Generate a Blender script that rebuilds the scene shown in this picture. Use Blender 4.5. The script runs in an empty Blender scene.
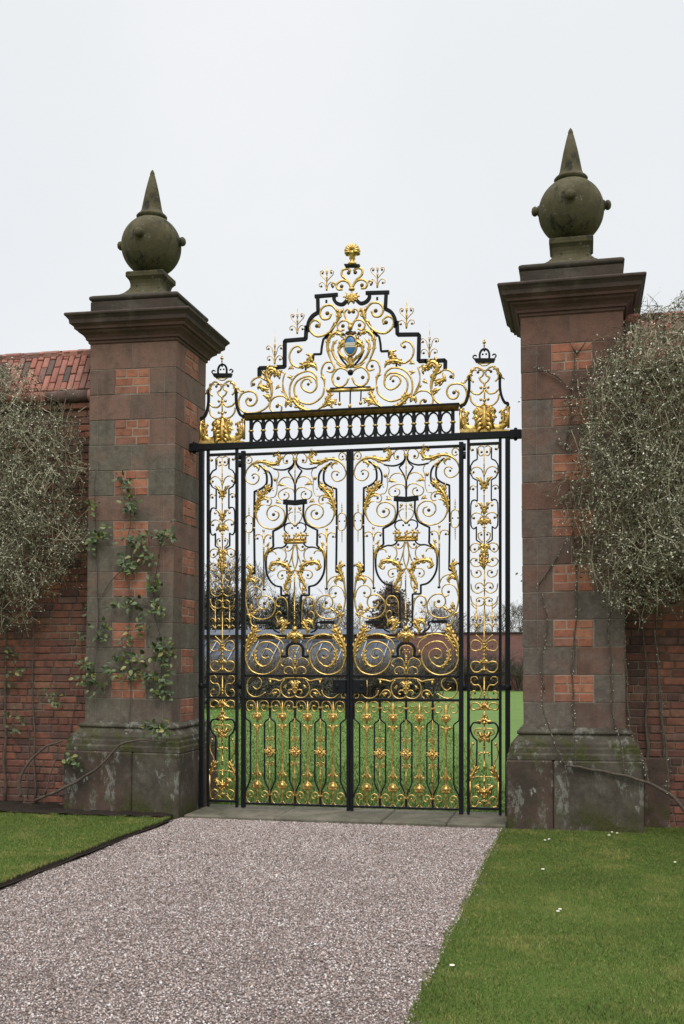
import bpy, math, random
import numpy as np
from mathutils import Vector, Matrix, noise as mnoise
rnd = random.Random(7)
PI = math.pi
S = bpy.context.scene
COL = S.collection

DATA = {
 'LEAF': [
  ('b','scroll','g',1,[(-532,3592),(-534,3635),(-515,3665),(-484,3673),(-461,3646),(-466,3613),(-495,3600),(-515,3615)],11.6,14,1,(-498,3632,10.0)),
  ('a','acanthus_leaf','g',1,[(-234,3656),(-221,3681),(-192,3693),(-167,3668),(-165,3625),(-188,3589),(-245,3583),(-303,3600),(-360,3611),(-418,3606),(-471,3578),(-513,3530),(-528,3483)],50.4,9,0,None),
  ('b','scroll','g',1,[(-520,3511),(-532,3469),(-520,3424),(-481,3391),(-437,3383),(-399,3407),(-383,3448),(-401,3483),(-442,3488),(-463,3467)],13.0,14,1,(-442,3450,12.0)),
  ('a','acanthus_leaf','g',1,[(-346,3614),(-303,3584),(-259,3563),(-228,3536)],36.4,3,0,None),
  ('a','acanthus_leaf','g',1,[(-447,3580),(-408,3569),(-384,3542),(-396,3511)],36.4,3,0,None),
  ('a','acanthus_leaf','g',1,[(-365,3572),(-327,3540),(-293,3517),(-312,3492),(-336,3493)],30.8,3,0,None),
  ('b','strap','k',1,[(-387,3577),(-343,3547),(-309,3494),(-300,3437),(-307,3381),(-360,3335),(-433,3306)],19.2,24,1,None),
  ('b','strap','k',1,[(-433,3311),(-437,2940)],19.2,24,0,None),
  ('b','strap','k',1,[(-437,2930),(-431,2462),(-459,2459)],19.2,24,0,None),
  ('b','strap','k',1,[(-279,3507),(-255,3464),(-247,3407),(-255,3341),(-279,3295)],17.9,24,1,None),
  ('b','strap','k',1,[(-226,3534),(-169,3522),(-111,3521),(-54,3541),(-18,3576),(-10,3615)],15.4,24,1,None),
  ('b','strap','k',1,[(-10,3582),(-30,3540),(-73,3503),(-52,3471),(-21,3423),(-9,3380)],14.1,24,0,None),
  ('p','collar','g',0,[(-28,3636),(29,3634),(24,3602),(-22,3604)],14),
  ('r','spindle','g',0,0,3603,3352,5.8,[(3502,9.2,6.0),(3488,9.2,6.0),(3469,9.2,6.0),(3384,10.3,20.0)]),
  ('b','strap','k',0,[(0,3361),(0,3206)],19.2,24,0,None),
  ('b','scroll','g',1,[(-14,3634),(-26,3672),(-68,3685),(-107,3667),(-125,3624),(-107,3586),(-73,3591)],11.6,14,1,(-86,3608,14.0)),
  ('o','boss','g',0,(0,3673),12.1,1.0),
  ('b','scroll','g',1,[(-4,3361),(-21,3413),(-64,3443),(-111,3442),(-149,3422),(-169,3390)],11.6,14,1,None),
  ('u','leaf_bud','g',1,(-140,3366),85,39,-15),
  ('b','scroll','g',1,[(-4,3277),(-26,3320),(-73,3335),(-130,3318),(-169,3291),(-176,3254),(-149,3218),(-102,3212),(-67,3239),(-73,3281),(-107,3294)],11.6,14,1,(-111,3266,11.0)),
  ('b','vine','g',1,[(-197,3532),(-172,3475),(-192,3405),(-190,3339),(-197,3283),(-221,3244),(-259,3240)],8.7,14,1,None),
  ('o','bud','g',1,(-212,3423),18.7,1.3),
  ('o','bud','g',1,(-231,3312),8.8,1.0),
  ('u','leaf_bud','g',1,(-173,3186),56,37,-25),
  ('u','leaf_bud','g',1,(-300,3333),70,57,60),
  ('a','acanthus_leaf','g',1,[(-259,3356),(-293,3333),(-317,3296),(-346,3259)],56.0,4,0,None),
  ('a','acanthus_leaf','g',1,[(-375,3312),(-384,3275),(-375,3232)],50.4,3,0,None),
  ('a','acanthus_leaf','g',1,[(-303,3314),(-351,3264),(-387,3204),(-410,3138),(-418,3063),(-394,2996)],56.0,8,0,None),
  ('b','scroll','g',1,[(-413,3063),(-391,2991),(-339,2941),(-264,2917),(-188,2931),(-130,2979),(-109,3045),(-124,3109),(-176,3150),(-235,3155),(-279,3130),(-299,3083),(-283,3034),(-235,3004),(-192,3019),(-170,3056),(-183,3089),(-214,3102)],14.5,14,1,(-228,3064,17.0)),
  ('b','scroll','g',1,[(-378,3203),(-346,3240),(-303,3250),(-259,3228),(-250,3190),(-269,3161),(-303,3163)],11.6,14,1,(-291,3199,12.0)),
  ('a','acanthus_leaf','g',1,[(-351,3231),(-312,3230),(-279,3208)],33.6,3,0,None),
  ('a','acanthus_leaf','g',1,[(-399,3110),(-375,3161),(-324,3169)],33.6,3,0,None),
  ('b','canopy','k',1,[(-123,3191),(0,3178)],53.8,40,0,None),
  ('b','strap','k',1,[(-89,3166),(-89,3044),(-119,2960),(-169,2924),(-234,2893)],19.2,24,1,None),
  ('b','strap','k',1,[(-234,2899),(-232,2756)],19.2,24,0,None),
  ('b','strap','k',1,[(-232,2765),(-232,2737),(-274,2695),(-305,2634),(-312,2559),(-303,2464),(-267,2388),(-214,2336),(-148,2319)],19.2,24,1,None),
  ('b','strap','k',1,[(-148,2324),(-148,2231),(-64,2230),(-62,1911)],19.2,24,0,None),
  ('b','strap','k',1,[(-62,1915),(-54,1901),(-16,1886)],16.6,24,0,None),
  ('b','strap','k',1,[(-87,2776),(-102,2743),(-140,2722),(-188,2721),(-235,2706),(-274,2686)],15.4,24,1,None),
  ('r','spindle','g',0,0,3143,2934,5.8,[(3117,10.3,16.0),(3089,8.0,8.0),(3051,8.0,8.0),(2948,10.3,14.0)]),
  ('b','scroll','g',1,[(-5,2948),(-40,2977),(-68,3015),(-73,3053),(-49,3079),(-21,3085)],10.2,14,1,None),
  ('o','boss','g',1,(-47,3123),16.5,1.0),
  ('o','boss','g',1,(-58,3102),12.1,1.0),
  ('b','strap','k',1,[(-5,2934),(-30,2967),(-68,2971),(-107,2949),(-114,2908),(-90,2873)],12.8,20,1,None),
  ('o','boss','k',1,(-30,2920),12.1,1.0),
  ('b','slot_link','g',1,[(-491,3065),(-522,3047),(-532,3009),(-532,2943),(-520,2900),(-491,2883),(-459,2898),(-451,2941),(-451,3007),(-459,3045),(-491,3065)],11.6,14,1,None),
  ('r','slot_spear','g',1,-491,3174,3065,3.4,[(3136,10.3,8.0),(3117,11.5,8.0),(3093,12.6,9.0),(3079,10.3,6.0)]),
  ('r','slot_spear','g',1,-492,2761,2882,3.4,[(2865,11.5,8.0),(2846,10.3,8.0),(2827,9.2,8.0),(2808,6.9,8.0)]),
  ('o','slot_link','k',1,(-520,2978),8.8,1.0),
  ('o','slot_link','k',1,(-466,2977),8.8,1.0),
  ('r','candle_rod','g',1,-333,2904,2299,8.0,[(2725,12.6,10.0),(2706,13.8,10.0),(2687,12.6,10.0),(2814,12.6,12.0)]),
  ('o','candle_rod','g',1,(-334,2900),15.4,1.0),
  ('p','candle_rod','k',1,[(-348,2302),(-312,2302),(-318,2283),(-341,2283)],14),
  ('b','scroll','g',1,[(-335,2777),(-339,2824),(-360,2857),(-404,2861),(-428,2840),(-418,2812)],11.6,14,1,(-399,2821,12.0)),
  ('b','scroll','g',1,[(-331,2776),(-322,2828),(-293,2856),(-264,2855),(-245,2836)],11.6,14,1,(-262,2824,12.0)),
  ('u','leaf_bud','g',1,(-285,2757),60,30,60),
  ('a','acanthus_leaf','g',1,[(-255,2728),(-293,2686),(-314,2625),(-316,2568)],42.0,3,0,None),
  ('b','scroll','g',1,[(-16,2755),(-28,2629),(-24,2572),(-5,2511),(22,2459),(41,2430)],13.0,14,1,None),
  ('b','scroll','g',1,[(-5,2752),(-26,2676),(-43,2606),(-68,2554),(-107,2546)],11.6,14,1,(-85,2583,11.0)),
  ('b','scroll','g',1,[(-14,2752),(-40,2704),(-68,2686),(-97,2696),(-108,2720)],11.6,14,1,(-81,2726,13.0)),
  ('b','scroll','g',1,[(-288,2686),(-235,2713),(-178,2718),(-130,2708),(-98,2672),(-96,2621),(-116,2583)],11.6,14,1,None),
  ('b','scroll','g',1,[(-274,2676),(-240,2685),(-212,2675),(-199,2651)],13.0,14,1,None),
  ('o','boss','g',1,(-169,2613),15.4,1.0),
  ('a','acanthus_leaf','g',1,[(-66,2442),(-62,2488),(-85,2534),(-140,2560),(-202,2568),(-250,2550),(-259,2506),(-231,2489),(-214,2515)],56.0,8,0,None),
  ('b','scroll','g',1,[(-58,2441),(-73,2475),(-121,2489),(-169,2473),(-183,2434),(-154,2400),(-119,2412)],11.6,14,1,(-136,2435,12.0)),
  ('a','acanthus_leaf','g',1,[(-49,2460),(-62,2413),(-85,2367),(-109,2320),(-100,2280)],44.8,5,0,None),
  ('b','scroll','g',1,[(-16,2488),(-47,2451),(-49,2385),(-52,2319),(-73,2282),(-100,2287)],13.0,14,1,None),
  ('u','leaf_bud','g',1,(-90,2301),52,46,70),
  ('o','boss','g',1,(-92,2252),22.0,0.6),
  ('r','spindle','g',0,-5,2455,1877,6.9,[(2412,10.3,10.0),(2392,10.3,8.0),(2370,10.3,8.0),(2065,12.6,8.0),(2042,12.6,8.0),(2018,12.6,8.0),(1995,12.6,8.0),(1943,9.2,8.0)]),
  ('a','acanthus_leaf','g',1,[(-505,2510),(-491,2538),(-464,2509),(-471,2467),(-497,2411),(-515,2354),(-524,2278)],53.2,7,0,None),
  ('a','acanthus_leaf','g',1,[(-500,2392),(-457,2400),(-423,2367),(-437,2334)],47.6,4,0,None),
  ('b','scroll','g',1,[(-522,2297),(-528,2221),(-522,2145),(-503,2069),(-471,2008)],15.9,14,1,None),
  ('b','scroll','g',1,[(-500,2401),(-457,2421),(-408,2416),(-360,2385),(-333,2328)],13.0,14,1,None),
  ('b','scroll','g',1,[(-522,2202),(-500,2278),(-457,2318),(-399,2319),(-362,2281),(-365,2229),(-399,2203),(-433,2220)],11.6,14,1,(-426,2247,14.0)),
  ('b','scroll','g',1,[(-476,2036),(-418,1998),(-341,1987),(-264,2011),(-214,2076),(-219,2152),(-264,2209),(-331,2229),(-380,2205),(-396,2144),(-370,2104),(-322,2091),(-285,2117),(-288,2157)],14.5,14,1,(-327,2153,17.0)),
  ('u','leaf_bud','g',1,(-389,2083),85,39,35),
  ('u','leaf_bud','g',1,(-466,2112),80,51,90),
  ('u','leaf_bud','g',1,(-495,2031),60,46,150),
  ('u','leaf_bud','g',1,(-437,2050),50,39,20),
  ('b','scroll','g',1,[(-471,2008),(-474,1960),(-457,1927),(-423,1910)],15.9,14,1,None),
  ('o','boss','g',1,(-418,1909),20.9,0.9),
  ('a','acanthus_leaf','g',1,[(-399,1893),(-433,1870),(-447,1832),(-457,1784)],67.2,4,0,None),
  ('b','scroll','g',1,[(-68,1934),(-71,2075),(-90,2174),(-130,2211),(-176,2204),(-202,2161),(-192,2123),(-159,2117)],15.9,14,1,(-154,2145,13.0)),
  ('b','scroll','g',1,[(-178,1958),(-202,2010),(-192,2048),(-164,2065),(-145,2043)],13.0,14,1,(-161,2048,8.0)),
  ('b','scroll','g',1,[(-192,1944),(-169,1972),(-149,1991),(-130,1962),(-140,1934)],15.9,14,1,None),
  ('a','acanthus_leaf','g',1,[(-92,1948),(-140,1967),(-178,1944),(-192,1906)],56.0,4,0,None),
  ('a','acanthus_leaf','g',1,[(-78,1971),(-111,1915),(-135,1868),(-116,1826)],56.0,4,0,None),
  ('b','strap','k',1,[(-413,1953),(-264,1952)],33.3,24,0,None),
  ('b','strap','k',1,[(-264,1954),(-221,1944),(-234,1902),(-207,1867),(-164,1849)],17.9,24,1,None),
  ('a','acanthus_leaf','g',1,[(-447,1851),(-476,1794),(-510,1728),(-526,1652),(-528,1576),(-505,1510)],61.6,8,0,None),
  ('a','acanthus_leaf','g',1,[(-394,1832),(-428,1784),(-457,1737),(-476,1661)],42.0,5,0,None),
  ('b','scroll','g',1,[(-528,1595),(-510,1519),(-466,1458),(-404,1427),(-331,1419),(-255,1442),(-188,1501),(-157,1576),(-167,1666),(-216,1725),(-293,1754),(-370,1740),(-416,1680)],17.4,14,1,None),
  ('a','acanthus_leaf','g',1,[(-416,1690),(-433,1614),(-408,1543),(-351,1503),(-293,1515)],42.0,6,0,None),
  ('b','scroll','g',1,[(-303,1510),(-250,1557),(-229,1621),(-258,1666),(-312,1682),(-353,1652),(-353,1606),(-312,1584),(-279,1600)],14.5,14,1,(-303,1619,12.0)),
  ('a','acanthus_leaf','g',1,[(-384,1817),(-303,1831),(-226,1819),(-169,1798),(-107,1796)],25.2,6,0,None),
  ('b','scroll','g',1,[(-212,1798),(-159,1774),(-128,1736),(-116,1680)],13.0,14,1,None),
  ('o','boss','g',1,(-132,1647),16.5,1.8),
  ('o','crown_ball','g',0,(-2,1884),33.0,1.0),
  ('a','acanthus_leaf','g',1,[(22,1792),(-26,1830),(-68,1802),(-78,1764)],56.0,5,0,None),
  ('b','palmette','g',0,[(0,1867),(0,1745)],58.0,24,0,None),
  ('b','strap','k',1,[(-148,1606),(-87,1609),(-87,1680),(-64,1722),(-26,1739),(3,1741)],28.2,24,1,None),
  ('b','scroll','g',1,[(-66,1609),(-64,1675),(-40,1706),(0,1715)],11.6,14,1,None),
  ('o','boss','g',1,(-16,1670),9.9,1.0),
  ('o','boss','g',1,(-35,1647),8.8,1.0),
  ('r','palmette','g',0,0,1661,1417,8.0,[(1651,13.8,16.0),(1600,13.8,10.0),(1581,13.8,10.0),(1562,13.8,10.0),(1544,13.8,10.0),(1483,13.8,30.0)]),
  ('b','scroll','g',1,[(-11,1501),(-40,1576),(-87,1590),(-132,1562),(-148,1525),(-121,1501)],11.6,14,1,(-111,1527,10.0)),
  ('b','scroll','g',1,[(-9,1421),(-26,1482),(-68,1501),(-111,1478),(-111,1435),(-83,1428)],11.6,14,1,(-78,1447,9.0)),
  ('b','band_scroll','g',2,[(-399,1368),(-399,1236)],11.6,14,0,None),
  ('b','band_scroll','g',2,[(-457,1226),(-408,1186),(-341,1187),(-291,1227),(-281,1265)],13.0,14,1,(-291,1279,9.0)),
  ('b','band_scroll','g',2,[(-529,1201),(-520,1235),(-486,1225),(-491,1188),(-524,1183)],11.6,14,1,None),
  ('b','band_scroll','g',3,[(312,1236),(387,1193),(452,1193),(506,1242),(508,1335),(471,1389),(410,1398),(361,1362),(361,1306),(406,1267),(452,1296)],13.0,14,1,(424,1323,11.0)),
  ('b','band_scroll','g',1,[(-274,1203),(-224,1265),(-178,1261),(-157,1218),(-188,1179)],11.6,14,1,None),
  ('u','leaf_bud','g',1,(-212,1226),50,39,30),
  ('b','band_scroll','g',1,[(-288,1376),(-207,1367),(-159,1355),(-100,1383),(0,1389)],15.9,14,1,None),
  ('b','band_scroll','g',1,[(-264,1364),(-262,1321)],20.3,14,0,None),
  ('b','strap','k',1,[(-169,1315),(-274,1307),(-272,1241),(-255,1218)],12.8,14,0,None),
  ('b','strap','k',1,[(-169,1315),(-111,1362)],12.8,14,0,None),
  ('b','band_scroll','g',1,[(-111,1369),(-148,1313),(-144,1237),(-92,1186),(-26,1189),(0,1206)],13.0,14,1,None),
  ('a','acanthus_leaf','g',1,[(0,1262),(-11,1313),(-40,1341),(-64,1332)],50.4,4,0,None),
  ('b','band_scroll','g',1,[(-5,1229),(-26,1262),(-66,1261),(-73,1233),(-54,1224)],13.0,14,1,None),
  ('o','boss','g',0,(-5,1234),17.6,0.6),
  ('u','leaf_bud','g',1,(-100,1299),46,28,60),
  ('r','palmette','g',0,0,1360,1182,10.3,[]),
 ],
 'SIDE': [
  ('b','scroll','g',1,[(-137,3693),(-137,3661),(-120,3634)],10.2,14,1,(-113,3647,12.0)),
  ('o','boss','g',1,(-109,3692),8.8,1.0),
  ('b','scroll','g',1,[(-5,3672),(-37,3682),(-66,3662),(-66,3644)],10.2,14,1,None),
  ('b','scroll','g',1,[(-55,3657),(-57,3611),(-37,3586),(-9,3598)],11.6,14,1,(-26,3622,12.0)),
  ('b','strap','k',1,[(-72,3663),(-69,3554),(-109,3534),(-134,3494),(-134,3410),(-111,3368),(-69,3346),(-69,3139)],12.8,20,0,None),
  ('b','strap','k',1,[(-69,3139),(-92,3151),(-118,3145),(-132,3109)],12.8,20,1,None),
  ('r','spindle','g',0,-2,3674,2915,5.8,[(3493,10.3,8.0),(3475,10.3,8.0),(3456,10.3,8.0),(3438,10.3,8.0),(3396,11.5,40.0),(3193,10.3,10.0),(3248,13.8,30.0),(3054,13.8,30.0)]),
  ('b','scroll','g',1,[(-5,3401),(-32,3457),(-78,3478),(-122,3456),(-131,3424),(-111,3409)],11.6,14,1,(-105,3426,11.0)),
  ('a','acanthus_leaf','g',1,[(-7,3249),(-23,3309),(-51,3361),(-83,3378)],42.0,4,0,None),
  ('b','scroll','g',1,[(-134,3253),(-134,3280),(-106,3295),(-78,3279)],10.2,14,1,(-109,3259,13.0)),
  ('a','acanthus_leaf','g',1,[(-7,3008),(-20,3073),(-41,3115),(-76,3126)],36.4,4,0,None),
  ('o','boss','g',1,(-77,3095),15.4,1.0),
  ('b','scroll','g',1,[(-5,2976),(-37,3014),(-88,3024),(-122,2997),(-113,2965)],11.6,14,1,(-101,2972,12.0)),
  ('a','acanthus_leaf','g',1,[(0,2906),(-23,2953),(-51,2931),(-69,2910)],50.4,4,0,None),
  ('a','acanthus_leaf','g',1,[(0,2915),(-23,2939),(-46,2930),(-69,2912)],42.0,3,0,None),
  ('b','strap','k',1,[(-132,3113),(-134,3012),(-132,2897)],11.5,20,0,None),
  ('b','strap','k',1,[(-133,2937),(-127,2890),(-106,2867),(-81,2882)],12.8,20,1,None),
  ('b','strap','k',1,[(-78,2889),(-78,2755),(-26,2721)],14.1,20,0,None),
  ('r','spindle','g',0,0,2915,2702,6.9,[(2878,23.0,14.0),(2850,13.8,14.0),(2832,10.3,10.0)]),
  ('b','scroll','g',1,[(-17,2735),(-53,2773),(-57,2819),(-26,2832)],11.6,14,1,(-29,2807,11.0)),
  ('b','scroll','g',1,[(-26,2701),(-83,2725),(-129,2703),(-134,2659),(-101,2633),(-65,2656)],11.6,14,1,(-94,2664,12.0)),
  ('a','acanthus_leaf','g',1,[(0,2688),(-23,2698),(-46,2676),(-63,2656)],47.6,4,0,None),
  ('a','acanthus_leaf','g',1,[(-14,2601),(-14,2647),(-32,2675)],56.0,3,0,None),
  ('o','boss','g',0,(2,2601),22.0,0.7),
  ('b','scroll','g',1,[(-137,2548),(-118,2510),(-74,2494),(-26,2510)],11.6,14,1,None),
  ('b','scroll','g',1,[(-137,2548),(-113,2575),(-76,2572),(-66,2556)],11.6,14,1,(-83,2554,11.0)),
  ('a','acanthus_leaf','g',1,[(0,2573),(-23,2555),(-46,2537),(-66,2546)],39.2,3,0,None),
  ('a','acanthus_leaf','g',0,[(0,2582),(-7,2518),(0,2462)],70.0,5,0,None),
  ('r','spindle','g',0,2,2471,2005,5.8,[(2360,10.3,30.0),(2277,18.4,12.0),(2148,18.4,12.0),(2115,10.3,10.0)]),
  ('b','scroll','g',1,[(-131,2464),(-118,2408),(-69,2387),(-32,2414),(-40,2449),(-69,2458)],11.6,14,1,(-74,2435,13.0)),
  ('b','scroll','g',1,[(-131,2325),(-118,2260),(-63,2230),(-7,2257)],11.6,14,1,None),
  ('b','scroll','g',1,[(-2,2300),(-37,2333),(-74,2324),(-89,2292),(-69,2267)],11.6,14,1,(-59,2285,12.0)),
  ('b','scroll','g',1,[(-134,2205),(-118,2140),(-65,2107),(-17,2115),(-2,2148)],11.6,14,1,None),
  ('b','scroll','g',1,[(-2,2171),(-41,2190),(-78,2167),(-69,2141)],11.6,14,1,(-50,2154,12.0)),
  ('b','scroll','g',1,[(-129,2130),(-101,2093),(-78,2079)],10.2,14,1,None),
  ('r','spindle','g',1,-78,2134,1852,5.8,[(1967,13.8,20.0),(1898,12.6,12.0)]),
  ('b','scroll','g',1,[(-131,1982),(-118,2002),(-92,1995),(-81,1972)],10.2,14,1,(-110,1968,12.0)),
  ('b','scroll','g',1,[(-26,1981),(-39,1998),(-63,1990),(-76,1967)],10.2,14,1,(-39,1966,12.0)),
  ('b','scroll','g',1,[(-131,1912),(-106,1928),(-83,1893)],11.6,14,1,None),
  ('b','scroll','g',1,[(-20,1921),(-46,1930),(-74,1893)],11.6,14,1,None),
  ('b','scroll','g',1,[(-83,1819),(-37,1777),(-4,1745)],11.6,14,1,None),
  ('r','spindle','g',0,0,2073,1426,6.9,[(1726,29.9,20.0),(1694,23.0,26.0),(1657,14.9,16.0),(1620,27.6,8.0),(1583,20.7,20.0),(1546,14.9,20.0),(1472,25.3,18.0)]),
  ('b','scroll','g',1,[(-18,1717),(-55,1757),(-101,1764),(-132,1729),(-125,1676),(-83,1660),(-51,1671)],13.0,14,1,(-78,1705,10.0)),
  ('a','acanthus_leaf','g',1,[(-5,1713),(-23,1680),(-55,1665)],36.4,3,0,None),
  ('b','scroll','g',1,[(-7,1546),(-46,1546),(-74,1555),(-118,1546),(-134,1504),(-101,1453),(-55,1452),(-17,1481)],14.5,14,1,(-76,1516,10.0)),
  ('a','acanthus_leaf','g',1,[(0,1574),(-28,1555),(-51,1528)],30.8,3,0,None),
  ('r','spindle','g',0,0,1406,1190,8.0,[(1278,12.6,10.0),(1250,14.9,10.0),(1223,12.6,10.0)]),
  ('b','scroll','g',1,[(-134,1361),(-125,1396),(-83,1405),(-63,1378)],13.0,14,1,(-92,1370,10.0)),
  ('b','scroll','g',1,[(-134,1356),(-101,1324),(-55,1322),(-32,1285),(-32,1232),(-55,1194),(-111,1187),(-134,1226),(-111,1263),(-83,1259)],13.0,14,1,(-92,1242,10.0)),
  ('a','acanthus_leaf','g',1,[(-4,1138),(-35,1100),(-79,1081)],53.1,3,0,None),
  ('b','scroll','g',1,[(-22,1113),(-85,1150),(-129,1131),(-129,1087),(-85,1075)],15.7,14,1,None),
  ('r','spindle','g',0,0,1163,474,7.8,[(1126,28.0,16.3),(1032,28.0,10.8),(950,21.8,40.6),(881,21.8,10.8),(712,14.0,19.0),(650,14.0,10.8),(524,18.7,10.8)]),
  ('a','acanthus_leaf','g',1,[(-4,1000),(-29,969),(-72,968)],49.3,3,0,None),
  ('b','strap','k',1,[(-35,944),(-104,949),(-135,898),(-116,823),(-72,774)],17.3,20,1,None),
  ('b','strap','k',1,[(-72,780),(-75,523)],15.6,20,0,None),
  ('b','scroll','g',1,[(-16,894),(-79,889),(-97,855),(-66,824)],13.8,14,1,(-62,852,10.8)),
  ('a','acanthus_leaf','g',1,[(0,813),(-35,787),(-47,755)],56.9,3,0,None),
  ('a','acanthus_leaf','g',0,[(0,813),(0,712)],94.8,3,0,None),
  ('b','scroll','g',1,[(-60,655),(0,656)],13.8,14,0,None),
  ('b','scroll','g',1,[(-57,655),(-41,624)],13.8,14,1,None),
  ('o','boss','g',1,(-112,742),16.4,1.0),
  ('b','vine','g',1,[(-116,735),(-135,672),(-129,616),(-100,560),(-85,516)],11.8,14,1,None),
  ('a','acanthus_leaf','g',1,[(-75,523),(-97,472),(-129,409),(-145,371)],53.1,4,0,None),
  ('b','scroll','g',1,[(-140,396),(-140,122)],17.7,14,0,None),
  ('b','vine','g',1,[(-135,371),(-85,416),(-4,418)],9.8,14,1,None),
  ('a','acanthus_leaf','g',1,[(0,249),(-35,273),(-72,322),(-104,309)],64.5,4,0,None),
  ('r','spindle','g',0,0,437,124,9.3,[(374,14.0,16.3),(274,40.5,40.6),(218,21.8,13.5),(180,37.4,13.5)]),
  ('b','scroll','g',1,[(-129,132),(-129,195),(-85,222),(-47,191),(-72,153)],13.8,14,1,(-79,178,9.5)),
  ('b','scroll','g',1,[(-10,136),(-47,160),(-85,121),(-123,126)],13.8,14,1,None),
 ],
 'CREST': [
  ('b','outline_bar','k',1,[(43,5217),(95,5175),(155,5192),(183,5232),(180,5268)],36.0,34,1,None),
  ('b','outline_bar','k',1,[(145,5277),(385,5271)],37.9,34,0,None),
  ('b','outline_bar','k',1,[(354,5262),(348,5106)],36.0,34,0,None),
  ('b','outline_bar','k',1,[(345,5109),(408,5070),(446,5005),(456,4914)],37.9,34,1,None),
  ('b','outline_bar','k',1,[(468,4977),(474,4842),(695,4834),(693,4567),(775,4567)],39.9,34,0,None),
  ('b','outline_bar','k',1,[(755,4563),(962,4564),(961,4480)],39.9,34,0,None),
  ('b','strap','k',1,[(155,4996),(212,4908),(269,4835)],26.6,14,1,None),
  ('b','strap','k',1,[(175,4978),(229,4886),(289,4830),(304,4752),(310,4681),(390,4682),(394,4617)],24.0,14,0,None),
  ('p','finial_plate','k',0,[(-81,5577),(80,5565),(72,5543),(-72,5554)],60),
  ('b','scroll','g',1,[(0,5329),(43,5411),(105,5469),(97,5522),(43,5530),(14,5504)],23.6,14,1,(34,5490,19.3)),
  ('b','scroll','g',1,[(4,5336),(43,5397),(105,5415),(158,5377),(143,5330),(95,5327)],23.6,14,1,(105,5358,19.3)),
  ('b','scroll','g',1,[(158,5374),(186,5400),(219,5381)],15.0,14,1,(197,5357,11.9)),
  ('o','collar','g',0,(0,5322),35.9,0.6),
  ('a','palmette','g',0,[(0,5192),(0,5231),(0,5294)],62.3,2,0,None),
  ('a','palmette','g',1,[(62,5229),(37,5240),(3,5280)],49.8,2,0,None),
  ('a','palmette','g',1,[(34,5203),(23,5229),(1,5280)],45.7,2,0,None),
  ('a','palmette','g',1,[(57,5266),(37,5259),(3,5270)],37.4,2,0,None),
  ('b','scroll','g',1,[(183,4980),(138,5025),(152,5108),(212,5172),(290,5162),(328,5101),(294,5036),(233,5040),(207,5091)],23.6,14,1,(250,5092,20.8)),
  ('b','scroll','g',1,[(158,4982),(197,4930),(269,4877),(354,4863),(425,4920),(433,4992),(382,5030),(328,4999),(337,4949)],23.6,14,1,(357,4969,20.8)),
  ('a','acanthus_leaf','g',1,[(119,5125),(129,5054),(155,4982)],62.3,3,0,None),
  ('b','scroll','g',1,[(83,5099),(119,5089)],17.2,14,1,None),
  ('b','scroll','g',1,[(0,4964),(55,5031),(72,5088),(37,5123),(0,5090)],19.3,14,1,(22,5092,17.8)),
  ('b','scroll','g',1,[(4,4935),(40,5001),(100,5005),(143,4955),(115,4907),(69,4920)],19.3,14,1,(86,4955,19.3)),
  ('o','collar','g',0,(-10,4936),29.3,1.2),
  ('o','collar','k',0,(-10,4883),42.4,0.5),
  ('b','strap','k',1,[(263,5230),(263,5199)],20.9,14,1,None),
  ('a','cartouche','g',1,[(54,4856),(109,4870),(159,4891),(211,4858),(239,4791),(237,4709),(199,4605),(157,4513)],48.9,6,0,None),
  ('a','cartouche','g',1,[(139,4821),(181,4777),(191,4712),(169,4648),(121,4586),(48,4543)],38.4,4,0,None),
  ('a','cartouche','g',1,[(36,4816),(97,4765),(139,4727)],76.9,2,0,None),
  ('a','cartouche','g',1,[(85,4813),(121,4692),(36,4603),(0,4534)],41.9,3,0,None),
  ('a','cartouche','g',0,[(0,4522),(2,4628),(12,4651)],69.9,3,0,None),
  ('b','strap','k',1,[(133,4703),(97,4623),(24,4538)],20.8,14,1,None),
  ('b','cartouche','g',1,[(0,4536),(85,4541),(145,4585)],19.9,14,1,None),
  ('o','cartouche','k',1,(79,4866),22.0,0.5),
  ('o','boss','k',0,(0,4480),33.0,1.0),
  ('b','scroll','g',1,[(2,4465),(54,4515),(121,4527),(183,4464),(183,4394),(121,4338),(51,4363),(18,4426)],19.9,14,1,(127,4426,18.7)),
  ('b','scroll','g',1,[(121,4338),(169,4365),(181,4417)],16.3,14,1,None),
  ('b','scroll','g',1,[(289,4429),(303,4505),(267,4586),(205,4593),(167,4542),(195,4493),(247,4506)],18.1,14,1,(222,4535,16.2)),
  ('a','acanthus_leaf','g',1,[(301,4458),(275,4424),(267,4342)],34.9,3,0,None),
  ('b','scroll','g',1,[(271,4342),(283,4270),(331,4215),(420,4175),(525,4205),(581,4288),(583,4366),(549,4419),(480,4454),(408,4456),(355,4406),(355,4337),(408,4293),(477,4317),(515,4374),(486,4424),(430,4430),(406,4391)],19.9,14,1,(439,4378,15.0)),
  ('b','scroll','g',1,[(355,4384),(358,4455),(411,4505),(480,4508),(563,4473),(622,4394),(636,4299),(617,4207)],19.9,14,1,None),
  ('a','acanthus_leaf','g',1,[(616,4253),(539,4158),(444,4110),(361,4111)],55.9,5,0,None),
  ('a','acanthus_leaf','g',1,[(199,4287),(229,4226),(271,4159),(343,4112)],52.4,4,0,None),
  ('a','acanthus_leaf','g',1,[(139,4189),(205,4192),(259,4154)],52.4,3,0,None),
  ('a','acanthus_leaf','g',1,[(181,4158),(229,4167),(277,4135)],48.9,2,0,None),
  ('a','acanthus_leaf','g',1,[(586,4255),(551,4210),(515,4153)],52.4,3,0,None),
  ('a','acanthus_leaf','g',1,[(610,4184),(657,4193),(675,4145)],52.4,3,0,None),
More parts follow.
